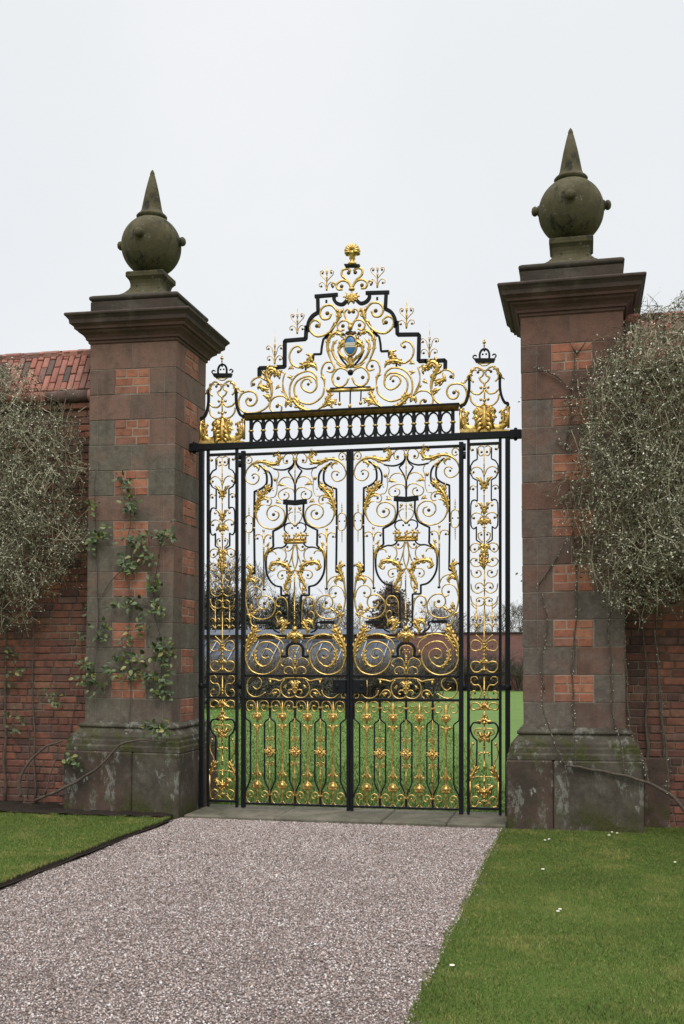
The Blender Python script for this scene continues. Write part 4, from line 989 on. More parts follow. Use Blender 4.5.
def pier(cx, tilt, side, label, mat):
    root = empty('stone_gate_pier', (cx, 0, 0), (0, tilt, 0))
    tag(root, label, 'gate pier', 'stone and brick gate piers')
    mb = MB(); g = .0025
    mb.box(-.612, .612, -.60, .60, -.05, .64, .02)
    # plinth of large blocks
    mb = MB()
    cuts = [-.62, -.19, .62] if side > 0 else [-.62, .12, .62]
    for a, b in zip(cuts, cuts[1:]): mb.box(a+g, b-g, -.62+jit(.002), .0, -.06, .648, .014)
    for a, b in zip([-.62, .1, .62], [.1, .62]): mb.box(a+g, b-g, .004, .60, -.06, .648, .014)
    pl = mb.build('plinth', M_PLINTH, root)
    # base moulding
    prof = [(.145, .65), (.142, .70), (.128, .712), (.124, .755), (.112, .768), (.108, .80), (.088, .822), (.062, .842), (.040, .868), (.034, .878), (.052, .886), (.056, .90), (.05, .915), (.034, .922), (.012, .93), (.0, .945)]
    mb = MB(); mb.ring_tube(square_rings(prof, PW, PD)); o = mb.build('base_moulding', M_PLINTH, root)
    bv = o.modifiers.new('b', 'BEVEL'); bv.width = .004; bv.segments = 1
    # shaft: coursed blocks with brick panels
    mb = MB(); core = MB(); core.box(-PW+.007, PW-.007, -PD+.007, PD-.007, .94, 4.79, .0)
    pan = .186
    ztop = 4.527; P = .5155; z0b = .93
    def blk(x0, x1, y0, y1, z0, z1):
        j = lambda: jit(.0025); mb.box(x0+g+ (0 if abs(x0) < PW-.001 else j()), x1-g, y0+g+(0 if abs(y0) < PD-.001 else j()), y1-g+j(), z0+g, z1-g, .0045)
    panels = []
    for k in range(7):
        zt = ztop - P*k; zb = zt - P/2; zs = zb - P/2 if k < 6 else z0b
        # course with brick panel in the front
        blk(-PW, -pan, -PD, PD, zb, zt); blk(pan, PW, -PD, PD, zb, zt)
        blk(-pan, pan, .1, PD, zb, zt)
        panels.append(('x', 0, (zb+zt)/2, -PD))
        # course below: stone in front, brick panels in the sides
        m = jit(.03) + .01
        blk(-PW, m, -PD, -pan, zs, zb); blk(m, PW, -PD, -pan, zs, zb)
        blk(-PW, .0, pan, PD, zs, zb); blk(.0, PW, pan, PD, zs, zb)
        for s in (1, -1): panels.append(('y', 0, (zs+zb)/2, s*PW, zb-zs))
    m = jit(.04); blk(-PW, m, -PD, -pan, ztop, 4.80); blk(m, PW, -PD, -pan, ztop, 4.80); blk(-PW, 0, pan, PD, ztop, 4.8); blk(0, PW, pan, PD, ztop, 4.8)
    for s in (1, -1): panels.append(('y', 0, (ztop+4.8)/2, s*PW, 4.8-ztop))
    sh = mb.build('shaft', mat, root); core.build('shaft_joints', M_JOINT, sh)
    for p in panels:
        if p[0] == 'x': brick_panel('brick_panel', root, p[1], p[2], 2*pan-.006, P/2-.006, 'x', p[3], M_BRICKP, M_MORTP)
        elif p[3]*side < 0: brick_panel('brick_panel', root, p[1], p[2], 2*pan-.006, p[4]-.006, 'y', p[3], M_BRICKP, M_MORTP)
        else:
            mb = MB(); xs = sorted((p[3], p[3]-.1 if p[3] > 0 else p[3]+.1)); mb.box(xs[0], xs[1], -pan, pan, p[2]-p[4]/2, p[2]+p[4]/2, .005); mb.build('brick_panel', M_BRICKP, root)
    # cornice: stepped soffit mouldings under a weathered slab
    prof = [(.0, 4.79), (.012, 4.80), (.012, 4.825), (.03, 4.828), (.034, 4.85), (.055, 4.875), (.085, 4.895), (.09, 4.90), (.09, 4.915), (.118, 4.922), (.123, 4.945), (.15, 4.965)]
    mb = MB(); mb.ring_tube(square_rings(prof, PW, PD)); o = mb.build('cornice', M_CORNU, root)
    prof = [(.14, 4.962), (.158, 4.968), (.163, 5.01), (.17, 5.016), (.185, 5.035), (.198, 5.045), (.2, 5.062), (.192, 5.072), (.05, 5.112), (-.02, 5.115)]
    mb = MB(); mb.ring_tube(square_rings(prof, PW, PD)); sl = mb.build('cornice_slab', M_CORN, root)
    bv = sl.modifiers.new('b', 'BEVEL'); bv.width = .006; bv.segments = 2
    # stepped block with rolled edge
    prof = [(0, 5.10), (.0, 5.225), (-.012, 5.23), (.006, 5.24), (.016, 5.258), (.01, 5.28), (-.012, 5.292), (-.10, 5.30), (-.2, 5.304)]
    mb = MB(); mb.ring_tube(square_rings(prof, PW, PD)); b = mb.build('cap_block', M_CORN, root)
    bv = b.modifiers.new('b', 'BEVEL'); bv.width = .008; bv.segments = 2
    # ball finial
    prof = [(-.035, 5.298), (-.06, 5.308), (-.13, 5.325), (-.20, 5.352), (-.25, 5.388), (-.285, 5.43), (-.30, 5.46), (-.30, 5.495), (-.29, 5.53), (-.272, 5.553), (-.262, 5.562), (-.262, 5.605), (-.272, 5.618)]
    mb = MB(); mb.ring_tube(square_rings(prof, PW, PD)); nk = mb.build('finial_neck', M_FIN, root)
    bv = nk.modifiers.new('b', 'BEVEL'); bv.width = .006; bv.segments = 2
    mb = MB(); R = .314; zc = 5.925
    mb.lathe([(max(.001, R*math.sin(PI*q/40)), zc - R*math.cos(PI*q/40)) for q in range(41)], 0, 0, 56)
    ball = mb.build('finial_ball', M_FIN, root, True)
    mb = MB(); zt = zc + .294
    mb.lathe([(.12, zt-.03), (.150, zt-.006), (.160, zt+.006), (.162, zt+.018), (.150, zt+.032), (.130, zt+.046), (.117, zt+.066), (.108, zt+.09), (.092, zt+.175), (.07, zt+.285), (.046, zt+.385), (.03, zt+.445), (.024, zt+.458), (.026, zt+.468), (.017, zt+.495), (.004, zt+.515)], 0, 0, 28)
    mb.build('finial_spike', M_FIN, root, True)
    mb = MB()
    for a in range(4):
        th = a*PI/2; c, s = math.cos(th), math.sin(th)
        kn = MB()
        z = zc + .03
        rings = []
        for r, d in ((.05, -.03), (.052, .008), (.046, .018), (.036, .022), (.044, .03), (.048, .042), (.044, .058), (.03, .072), (.004, .078)):
            ctr = Vector((c*(R+d-.012), s*(R+d-.012), z)); u = Vector((-s, c, 0)); w = Vector((0, 0, 1))
            rings.append([tuple(ctr + u*(r*math.cos(2*PI*q/14)) + w*(r*math.sin(2*PI*q/14))) for q in range(14)])
        kn.ring_tube(rings); kn.build('finial_knob', M_FIN, ball, True)
    return root
pier(-2.228, math.radians(.85), -1, 'left gate pier of grey sandstone and orange brick panels with a ball finial', M_SHAFT)
pier(2.232, math.radians(-.38), 1, 'right gate pier of redder brown sandstone with brick panels, half hidden by the twiggy shrub', M_SHAFT2)

# stone threshold under the gate
TH = empty('stone_threshold', (0, 0, 0)); tag(TH, 'worn pale stone threshold laid under the iron gate', 'threshold')
cuts = [-1.56, -.62, .43, 1.05, 1.61]
for a, b in zip(cuts, cuts[1:]):
    mb = MB(); mb.box(a+.003, b-.003, -.60+jit(.015), .22, -.05, .040+jit(.003), .012); mb.build('slab', M_SILL, TH)

# ------------------------------------------------------------------ garden walls of individual bricks
def garden_wall(x0, x1, label, end):
    root = empty('garden_wall', ((x0+x1)/2, 0, 0)); tag(root, label, 'wall', 'brick garden walls beside the piers')
    ox = (x0+x1)/2; a0, a1 = x0-ox, x1-ox; YF = -.2; TH_ = .44
    mb = MB(); mb.box(a0, a1, YF+.008, YF+TH_, -.1, 4.28, .0, 1)
    for c in range(57):
        z0 = -.02 + c*.0752; x = a0 - rnd.uniform(0, .2); k = rnd.randint(0, 3)
        while x < a1:
            L = .222 if (c % 4) else .108
            L += jit(.008)
            b0, b1 = max(a0, x+.005), min(a1, x+L-.005)
            if b1 - b0 > .02: mb.box(b0, b1, YF+jit(.005)-.003, YF+.06, z0+.005+jit(.003), z0+.0705+jit(.003), .007, 0)
            x += L
    wb = mb.build('brickwork', [M_BRICK, M_MORT], root)
    # projecting bed course, half round string and steep brick-on-edge coping
    mb = MB(); x = a0
    while x < a1:
        L = .222+jit(.01); mb.box(max(a0, x)+.004, min(a1, x+L)-.004, YF-.03+jit(.004), YF+.1, 4.20, 4.268+jit(.004), .01); x += L
    mb.build('oversail_course', M_BRICK, root)
    mb = MB(); x = a0
    while x < a1 - .02:
        L = min(.235, a1-x); pts = []
        R = .062; cz = 4.335
        rings = []
        for xx in (x+.003, x+L-.003):
            rings.append([(xx, YF-.03-R*math.sin(th)*1.0, cz - R*math.cos(th)) for th in [PI*q/9 for q in range(10)]] + [(xx, YF+.1, cz+R), (xx, YF+.1, cz-R)])
        mb.ring_tube(rings); x += L
    mb.build('half_round_string', M_TILE, root, True)
    def slope(sgn, name):
        mb = MB(); yb, zb = (YF-.06, 4.40) if sgn > 0 else (YF+TH_+.06, 4.40); yt, zt = YF+TH_/2, 4.90
        d = Vector((0, yt-yb, zt-zb)); Ls = d.length; d.normalize(); n = Vector((0, -d.z*sgn, abs(d.y)))
        if n.z < 0: n = -n
        # mortar bed
        q = [Vector((a, 0, 0)) + Vector((0, yb, zb)) + d*s - n*.03 for a in (a0, a1) for s in (0, Ls)]
        mb.add([tuple(v) for v in (q[0], q[2], q[3], q[1])], [(0, 1, 2, 3)], 1)
        x = a0; col = 0
        while x < a1 - .03:
            w = .073 + jit(.004); s = -.0 if col % 2 == 0 else -.11
            while s < Ls - .01:
                s0, s1 = max(0, s), min(Ls, s+.222)
                if s1 - s0 > .03:
                    b = MB(); b.box(x+.004, x+w-.004, s0+.004+jit(.003), s1-.004+jit(.003), -.07, jit(.005), .006, 0)
                    base = Vector((0, yb, zb))
                    vs = [tuple(Vector((vx, 0, 0)) + base + d*vy + n*vz) for vx, vy, vz in b.v]
                    mb.add(vs, b.f if sgn > 0 else [f[::-1] for f in b.f], 0)
                s += .222
            x += w; col += 1
        return mb.build(name, [M_TILE, M_MORT], root)
    slope(1, 'coping'); slope(-1, 'coping')
    mb = MB(); x = a0
    while x < a1: mb.box(max(a0, x)+.003, min(a1, x+.222)-.003, YF+TH_/2-.05, YF+TH_/2+.05, 4.80, 4.888+jit(.004), .02); x += .222
    mb.build('ridge_course', M_TILE, root)
    return root
garden_wall(-6.5, -2.62, 'old red brick garden wall with a steep brick coping, joining the left pier', 1)
garden_wall(2.62, 6.0, 'dark red brick garden wall mostly hidden behind the right shrub', -1)
# the low stone footing block where the right wall meets its pier
mb = MB(); mb.box(2.86, 3.10, -.27, -.205, -.05, .66, .012)
tag(mb.build('footing_block', M_PLINTH), 'low grey stone block at the foot of the right brick wall beside the pier', 'stone block')

# ------------------------------------------------------------------ ground
def sheet(name, x0, x1, y0, y1, z, mat, nx=1, ny=1, amp=0, sc=1.0, kind='structure', thick=0):
    xs = np.linspace(x0, x1, nx+1); ys = np.linspace(y0, y1, ny+1)
    V = [(x, y, z + (mnoise.noise(Vector((x*sc, y*sc, z*7))) * amp if amp else 0)) for y in ys for x in xs]
    Fq = [(j*(nx+1)+i, j*(nx+1)+i+1, (j+1)*(nx+1)+i+1, (j+1)*(nx+1)+i) for j in range(ny) for i in range(nx)]
    if thick:
        n = len(V); V += [(x0, y0, z-thick), (x1, y0, z-thick), (x1, y1, z-thick), (x0, y1, z-thick)]
        # skirts along the two long edges
        e0 = [j*(nx+1) for j in range(ny+1)]; e1 = [j*(nx+1)+nx for j in range(ny+1)]
        for e in (e0, e1):
            b = len(V); V += [(V[q][0] , V[q][1], z-thick) for q in e]
            for j in range(ny): Fq.append((e[j], e[j+1], b+j+1, b+j) if e is e0 else (e[j+1], e[j], b+j, b+j+1))
    mi = None
    if thick: mi = np.array([0]*(nx*ny) + [1]*(len(Fq)-nx*ny))
    o = np_mesh(name, V, Fq, [mat, M_SOIL] if thick else mat, None, mi); o['kind'] = kind; return o
sheet('ground', -700, 700, -700, 900, -.11, M_LAWN)
sheet('gravel_path', -1.64, 1.62, -40, -.50, .0, M_GRAV, 40, 320, .012, 1.3)
sheet('lawn_left', -9, -1.615, -40, -.86, .048, M_LAWN, 40, 160, .012, 1.2, thick=.15)
sheet('lawn_right', 1.548, 9, -40, -.20, .002, M_LAWN, 40, 160, .012, 1.2, thick=.12)
sheet('soil_edge', -1.66, -1.585, -40, -.80, .022, M_SOIL, 4, 300, .014, 5)
sheet('flower_bed', -9, -1.66, -.92, -.19, .06, M_SOIL, 90, 14, .05, 7)
sheet('lawn_beyond', -60, 60, .19, 60, -.02, M_LAWNB, 60, 60, .03, .2)
sheet('lawn_strip', -1.72, 1.78, -.10, .35, -.0, M_LAWNB, 4, 4)

# loose chippings of the path
def pebbles():
    n = 200000; rs = np.random.RandomState(3)
    x = rs.uniform(-1.60, 1.575, n) + np.where(rs.rand(n) < .02, rs.normal(0, .04, n), 0); y = -.585 - (rs.uniform(0, 1, n)**1.25)*6.6
    z = np.array([.0]*n)
    r = rs.uniform(.003, .0068, n)*np.where(rs.rand(n) < .05, 1.5, 1)
    base = np.array([(1,0,0),(-1,0,0),(0,1,0),(0,-1,0),(0,0,1),(0,0,-1)], float)
    V = base[None]*r[:, None, None]*(1 + rs.uniform(-.35, .35, (n, 6, 1))); V = V + rs.uniform(-.2, .2, (n, 6, 3))*r[:, None, None]
    a, b, c = rs.uniform(0, 2*PI, (3, n)); b = b*.16
    ca, sa, cb, sb, cc, sc = np.cos(a), np.sin(a), np.cos(b), np.sin(b), np.cos(c), np.sin(c)
    X = V[..., 0]*cc[:, None] - V[..., 1]*sc[:, None]; Y = V[..., 0]*sc[:, None] + V[..., 1]*cc[:, None]; Z = V[..., 2]*.75
    Y2 = Y*cb[:, None] - Z*sb[:, None]; Z2 = Y*sb[:, None] + Z*cb[:, None]
    h = np.array([mnoise.noise(Vector((px*1.3, py*1.3, 0)))*.012 for px, py in zip(x, y)])
    V = np.stack([X + x[:, None], Y2 + y[:, None], Z2 + (h + r*.45 + rs.uniform(0, .004, n))[:, None]], -1).reshape(-1, 3)
    t = np.array([(0,2,4),(2,1,4),(1,3,4),(3,0,4),(2,0,5),(1,2,5),(3,1,5),(0,3,5)])
    Fq = (t[None] + (np.arange(n)*6)[:, None, None]).reshape(-1, 3)
    o = np_mesh('gravel_chippings', V, Fq, M_PEB); tag(o, 'loose pink and grey stone chippings covering the drive', 'gravel', kind='stuff')
pebbles()
def blades(name, x, y, z, h, w, label, mat=M_GRASS):
    n = len(x); rs = np.random.RandomState(len(x) % 1000)
    a = rs.uniform(0, 2*PI, n); lean = rs.uniform(.3, 1.1, n)*h; la = rs.uniform(0, 2*PI, n)
    dx, dy = np.cos(a)*w/2, np.sin(a)*w/2
    zb = z - .004
    p0 = np.stack([x-dx, y-dy, zb], -1); p1 = np.stack([x+dx, y+dy, zb], -1)
    mx, my = x + np.cos(la)*lean*.35, y + np.sin(la)*lean*.35
    p2 = np.stack([mx+dx*.7, my+dy*.7, z + h*.6], -1); p3 = np.stack([mx-dx*.7, my-dy*.7, z + h*.6], -1)
    p4 = np.stack([x + np.cos(la)*lean, y + np.sin(la)*lean, z + h*np.sqrt(np.clip(1 - (lean/h)**2*.5, .3, 1))], -1)
    V = np.stack([p0, p1, p2, p3, p4], 1).reshape(-1, 3)
    k = (np.arange(n)*5)[:, None]
    Fq = np.concatenate([k + np.array([[0, 1, 2]]), k + np.array([[0, 2, 3]]), k + np.array([[3, 2, 4]])], 0)
    return tag(np_mesh(name, V, Fq, mat), label, 'grass', kind='stuff')
def lawn_z(x, y, z): return np.array([z + mnoise.noise(Vector((a*1.2, b*1.2, z*7)))*.012 for a, b in zip(x, y)])
rs = np.random.RandomState(11)
n = 300000; x = 1.548 + rs.uniform(0, 1, n)**1.08*2.4; y = -.22 - rs.uniform(0, 1, n)**1.15*6.6
x = x + np.where(x < 1.62, np.array([mnoise.noise(Vector((b*2.3, 0, 8))) for b in y])*.035, 0)
z = lawn_z(x, y, .002); dens = np.array([mnoise.noise(Vector((a*1.6, b*1.6, 3))) for a, b in zip(x, y)])
h = rs.uniform(.008, .020, n)*(1 + .5*dens); blades('lawn_grass', x, y, z, h, rs.uniform(.0016, .0036, n), 'short mown grass of the right hand lawn by the drive')
n = 150000; x = -1.615 - rs.uniform(0, 1, n)**1.2*3.2; y = -.84 - rs.uniform(0, 1, n)**1.1*4.2
x = x + np.where(x > -1.70, np.abs(rs.normal(0, .012, n)) + np.array([mnoise.noise(Vector((b*3.1, 4, 8))) for b in y])*.02, 0); z = lawn_z(x, y, .048); h = rs.uniform(.008, .022, n); blades('lawn_grass', x, y, z, h, rs.uniform(.0018, .004, n), 'short mown grass of the left hand lawn below the wall')
n = 70000; y = .2 + rs.uniform(0, 1, n)**1.6*24; x = rs.uniform(-1, 1, n)*(1.9 + y*.1) - y*.28
blades('lawn_grass', x, y, np.full(n, -.02), rs.uniform(.03, .06, n), rs.uniform(.006, .012, n)*(1 + y*.05), 'brighter lawn grass seen through the bars of the gate', m_island('bright_grass_blade', [(0, (.09, .16, .03)), (.5, (.125, .21, .045)), (.85, (.16, .24, .06)), (1, (.27, .28, .11))], .7, .25))
# daisies
for i, (px, py) in enumerate(STEMS['daisies']):
    r = empty('daisy', (px, py, .002)); tag(r, 'small white daisy flowering in the grass of the right lawn', 'daisy', 'white daisies scattered on the right lawn')
    mb = MB(); s = rnd.uniform(.008, .013)
    for k in range(11):
        a = 2*PI*k/11; mb.ellipsoid((math.cos(a)*s*.7, math.sin(a)*s*.7, .028), s*.42, s*.42, .003, 6, 4)
    mb.build('petals', M_DAISY, r); mb = MB(); mb.ellipsoid((0, 0, .030), s*.35, s*.35, .005, 8, 5); mb.build('floret', M_YEL, r)
    mb = MB(); mb.tube([(0, 0, -.01), (.002, 0, .028)], .0012, n=4); mb.build('stem', M_GRASS, r)

# ------------------------------------------------------------------ wall shrubs and climbers
def leafquads(P_, N_, size, rs, asp=.55):
    """small folded leaf faces at points P_"""
    n = len(P_); d = rs.normal(size=(n, 3)); d /= np.linalg.norm(d, axis=1)[:, None]
    u = np.cross(d, N_); u /= np.linalg.norm(u, axis=1)[:, None] + 1e-9
    L = size[:, None]
    a = P_; b = P_ + d*L*.5 + u*L*asp*.5; c = P_ + d*L; e = P_ + d*L*.5 - u*L*asp*.5
    V = np.stack([a, b, c, e], 1).reshape(-1, 3)
    return V, (np.arange(n)*4)[:, None] + np.array([[0, 1, 2, 3]])
def shrub(name, label, inside, origin, ntw, nbud, seed, trail, stems, inner, foot, arch):
    """clipped wall shrub: hooked twigs growing out of a woody core, pale opening buds on the outside"""
    R = random.Random(seed); rs = np.random.RandomState(seed)
    root = empty(name, origin); O = Vector(origin)
    tag(root, label, 'shrub', 'clipped wall shrubs beside the piers')
    tw = MB(); buds = []
    loc = lambda p: tuple(Vector(p) - O)
    bb = inside(None)
    def rp(face=.62):
        if R.random() < face:
            while 1:
                x = R.uniform(*bb[0]); z = R.uniform(*bb[2]); y0 = bb[1][0]; ok = False
                while y0 < bb[1][1]:
                    if inside((x, y0, z)) > -.02: ok = True; break
                    y0 += .04
                if ok: return Vector((x, min(bb[1][1], y0 + abs(R.gauss(0, .11))), z))
        while 1:
            p = Vector((R.uniform(*bb[0]), R.uniform(*bb[1]), R.uniform(*bb[2])))
            if inside(p) > 0: return p
    for i in range(ntw):
        p = rp()
        if p.z < foot + .75 and R.random() < .75*(1 - (p.z - foot)/.75): continue
        L = R.uniform(.16, .5) if R.random() < .92 else R.uniform(.45, .8)
        d = Vector((R.gauss(trail[0], .7), R.gauss(-.25, .45), R.gauss(trail[1], .75))).normalized()
        pts = [p]; bend = Vector((R.gauss(0, .25), R.gauss(0, .2), R.gauss(-.1, .3)))
        for k in range(5):
            d = (d + bend*.35 + Vector((R.gauss(0, .16), R.gauss(0, .12), R.gauss(0, .16)))).normalized()
            q = pts[-1] + d*L/5
            if inside(q) < -.07 - .12*R.random()**3: break
            pts.append(q)
        if len(pts) < 3: continue
        r = R.uniform(.0016, .0042) if R.random() < .9 else R.uniform(.0035, .0058)
        tw.tube([loc(q) for q in pts], r, r*.45, 3, 0, False)
        for q in pts[1:]:
            for _ in range(nbud):
                if R.random() < .34 + .5*(nz(q, 3.1, 4) > .05): buds.append(tuple(q + Vector((R.gauss(0, .014), R.gauss(0, .014), R.gauss(0, .014)))))
        if R.random() < .5:
            q = pts[-1]; e = (d + Vector((R.gauss(0, .7), R.gauss(0, .5), R.gauss(0, .7)))).normalized()*R.uniform(.05, .14)
            tw.tube([loc(pts[-2]), loc(pts[-2] + e*.6), loc(pts[-2] + e)], r*.7, r*.4, 3, 0, False); buds.append(tuple(pts[-2] + e))
    # long arching shoots that trail out over the foot of the shrub
    for i in range(60):
        x0, x1, z0, z1, dx = arch[1:]
        p = Vector((R.uniform(x0, x1), bb[1][0] + R.uniform(.12, .5), R.uniform(z0, z1)*.5 + z0*.5))
        L = R.uniform(.5, 1.1); d = Vector((dx + R.gauss(0, .35), R.gauss(-.05, .12), R.gauss(-.35, .3))).normalized(); pts = [p]
        for k in range(8):
            d = (d + Vector((R.gauss(0, .07), R.gauss(0, .05), -.07 + R.gauss(0, .05)))).normalized(); pts.append(pts[-1] + d*L/8)
        if pts[-1].z < foot - .08 or inside(pts[-1]) < -.16: continue
        r = R.uniform(.0025, .0045); tw.tube([loc(q) for q in pts], r, r*.5, 4, 0, False)
        for q in pts[2:]:
            for s in (-1, 1):
                if R.random() < .7:
                    e = q + (d.cross(Vector((0, 1, 0)))*s + d*.8 + Vector((0, R.gauss(-.2, .3), 0))).normalized()*R.uniform(.03, .12)
                    tw.tube([loc(q), loc(q*.5 + e*.5 + Vector((0, 0, .006))), loc(e)], r*.6, r*.35, 3, 0, False); buds += [tuple(e), tuple(e + Vector((R.gauss(0, .01), R.gauss(0, .01), R.gauss(0, .01))))]
    tw.build('twigs', M_TWIG, root)
    B = np.array(buds) - np.array(origin)
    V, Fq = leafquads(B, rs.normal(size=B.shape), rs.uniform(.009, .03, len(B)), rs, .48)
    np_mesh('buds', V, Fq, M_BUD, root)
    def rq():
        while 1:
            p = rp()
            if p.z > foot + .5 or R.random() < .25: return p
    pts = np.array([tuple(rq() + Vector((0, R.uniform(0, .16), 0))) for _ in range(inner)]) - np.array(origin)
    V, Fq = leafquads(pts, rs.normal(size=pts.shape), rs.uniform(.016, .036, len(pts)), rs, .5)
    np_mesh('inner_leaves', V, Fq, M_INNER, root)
    mb = MB()
    for st in stems:
        mb.tube([loc(Vector((x, y, z)) ) for x, y, z in st], R.uniform(.012, .02), .006, 6)
    mb.build('stems', M_BARK, root, True)
    return root
def nz(p, s, k=0): return mnoise.noise(Vector((p[0]*s + k, p[1]*s, p[2]*s)))
def insL(p):
    if p is None: return ((-5.4, -2.55), (-.95, -.22), (1.55, 4.72))
    x, y, z = p
    # silhouette: domed top falling to the right, ragged trailing foot
    u = (x + 4.02)/1.40; v = (z - 3.20)/1.54
    r = 1 - (abs(u)**1.95 + abs(v)**1.95)**(1/1.95) + nz(p, 2.3)*.16
    if z < 2.3: r -= max(0, (x + 3.2))*.55 + (2.3 - z)*.12 + .1*abs(nz(p, 6))
    dep = -.32 - .56*max(0, min(1, r*2.2))**.38
    return r if y > dep - .03 else -.3
def insR(p):
    if p is None: return ((1.9, 4.9), (-1.30, -.24), (1.60, 4.98))
    x, y, z = p
    u = (x - 3.62)/1.52; v = (z - 3.26)/1.62
    r = 1 - (abs(u)**2.5 + abs(v)**2.5)**(1/2.5) + nz(p, 2.1, 5)*.16
    if z < 2.35: r -= (2.35 - z)*.30 + .12*abs(nz(p, 5))
    dep = -.55 - .62*max(0, min(1, r*2.2))**.38
    return r if (y > dep - .03 and (y < -.46 or x > 2.72)) else -.3
def wallstems(xs, zt, R):
    out = []
    for x in xs:
        st = []; z = 0.
        xx = x
        while z < zt: st.append((xx, -.245 + R.uniform(-.01, .01), z)); z += .25; xx += R.uniform(-.03, .03)
        out.append(st)
    return out
shrub('wall_shrub', 'twiggy grey green shrub with pale buds trained on the left brick wall', insL, (-3.9, -.25, .06), 5600, 2, 5, (.15, -.25), wallstems([-3.35, -3.7, -4.2], 2.6, rnd), 15000, 1.75, (3, -4.6, -3.1, 2.1, 3.6, .55))
shrub('wall_shrub', 'large twiggy shrub with pale buds spilling from the right wall over the pier', insR, (3.5, -.25, .015), 8200, 2, 8, (-.35, -.35), wallstems([2.9, 3.05, 3.3, 3.6], 2.6, rnd), 15000, 1.85, (4, 2.7, 3.9, 2.5, 4.1, -.85))

def climber(name, label, stems, rad, clusters, yj, leafn, leafs, origin, budstems=()):
    root = empty(name, origin); O = Vector(origin); tag(root, label, 'climber')
    R = random.Random(len(clusters) + len(stems)); rs = np.random.RandomState(4)
    mb = MB()
    for st, y, r in stems:
        p = catmull([(a, b) for a, b in st], 5); ph = R.uniform(0, 9)
        mb.tube([(a - O.x + .006*math.sin(b*17 + ph), y - O.y + .008*math.sin(b*9 + a*11 + ph), b - O.z + .004*math.sin(a*31)) for a, b in p], r, r*.55, 6)
        
    mb.build('stems', M_TWIGD if rad else M_BARK, root, True)
    if clusters:
        P_ = []; sz = []
        for (cx, cz), y in clusters:
            for _ in range(R.randint(*leafn)):
                P_.append((cx + R.gauss(0, .045), y - R.uniform(.005, .09), cz + R.gauss(0, .04))); sz.append(R.uniform(*leafs))
        mb = MB()
        for p, s in zip(P_, sz):
            # pointed oval leaf, folded along its midrib, hanging outwards
            a = R.uniform(0, 2*PI); tilt = R.uniform(.1, 1.0)
            d = Vector((math.cos(a), -math.sin(tilt)*.7, math.sin(a)*.8 - .35)).normalized()
            nrm = Vector((R.gauss(0, .35), -1, R.gauss(.55, .35))).normalized()
            u = d.cross(nrm).normalized(); nn = u.cross(d).normalized()
            if nn.y > 0: nn = -nn
            b = Vector(p) - O
            V = [b, b + d*s*.28 + u*s*.30 + nn*s*.07, b + d*s*.62 + u*s*.26 + nn*s*.07, b + d*s - nn*s*.05, b + d*s*.62 - u*s*.26 + nn*s*.07, b + d*s*.28 - u*s*.30 + nn*s*.07, b + d*s*.5]
            mb.add([tuple(v) for v in V], [(0, 1, 6), (1, 2, 6), (2, 3, 6), (3, 4, 6), (4, 5, 6), (5, 0, 6)])
        mb.build('foliage', M_IVY, root)
    if budstems:
        tb = MB(); B = []
        for st, y in budstems:
            p = catmull(list(st), 8)
            for a, b in p:
                for _ in range(2):
                    if R.random() < .5:
                        q = Vector((a + R.gauss(0, .012), y - .015 - R.uniform(0, .02), b + R.gauss(0, .012))) - O
                        tb.tube([tuple(Vector((a, y, b)) - O), tuple(q)], .002, .0015, 3, 0, False); B.append(tuple(q))
        tb.build('spurs', M_TWIG, root)
        B = np.array(B); V, Fq = leafquads(B, rs.normal(size=B.shape), rs.uniform(.008, .017, len(B)), rs, .55); np_mesh('buds', V, Fq, M_BUD, root)['kind'] = 'stuff'
    return root
climber('climbing_plant', 'leafy green climber clinging to the front of the left pier', [(s, -.475, .006) for s in STEMS['ivy_stems']], True,
        [(c, -.475) for c in STEMS['pier_ivy']] + [(c, -.64) for c in STEMS['base_ivy']], 0, (9, 16), (.038, .075), (-2.25, -.5, .06))
climber('climbing_plant', 'sparse green creeper on the lower bricks of the left wall', [([(-3.45, .1), (-3.42, .6), (-3.46, 1.1), (-3.40, 1.65)], -.23, .005), ([(-3.0, .1), (-2.98, .7), (-2.86, 1.3), (-2.80, 2.0)], -.23, .005)], True,
        [(c, -.24) for c in STEMS['wall_ivy']], 0, (6, 11), (.035, .065), (-3.2, -.25, .06))
climber('bare_climber', 'bare woody branches arching up in front of the left plinth', [(s, -.68, r) for s, r in zip(STEMS['ground_stems_left'], (.016, .016, .01))], False, [], 0, (0, 0), (0, 0), (-3.1, -.68, .05))
climber('bare_climber', 'bare budding climber trained up the front of the right pier', [(s, -.475, .009) for s in STEMS['right_stems']] , False, [], 0, (0, 0), (0, 0), (2.2, -.5, .93),
        [(s, -.475) for s in STEMS['right_stems']])
climber('bare_climber', 'bowed woody branch with upright shoots across the foot of the right pier', [(STEMS['right_base'][0], -.655, .019)] + [(s, -.65, .008) for s in STEMS['right_base'][1:]], False, [], 0, (0, 0), (0, 0), (3.1, -.66, .015),
        [(s, -.65) for s in STEMS['right_base'][2:]])
# stray shoots reaching past the right pier's gate side
climber('bare_climber', 'dark leafy shoots peeping round the gate side of the right pier', [([(1.78, 4.02), (1.735, 4.08), (1.71, 4.1)], -.2, .003), ([(1.78, 2.96), (1.74, 3.02), (1.72, 3.0)], -.2, .003), ([(1.77, 2.33), (1.735, 2.40), (1.715, 2.38)], -.2, .003)], True,
        [((1.722, 4.09), -.2), ((1.728, 3.0), -.2), ((1.725, 2.38), -.2)], 0, (2, 4), (.025, .04), (1.765, -.2, 2.9))
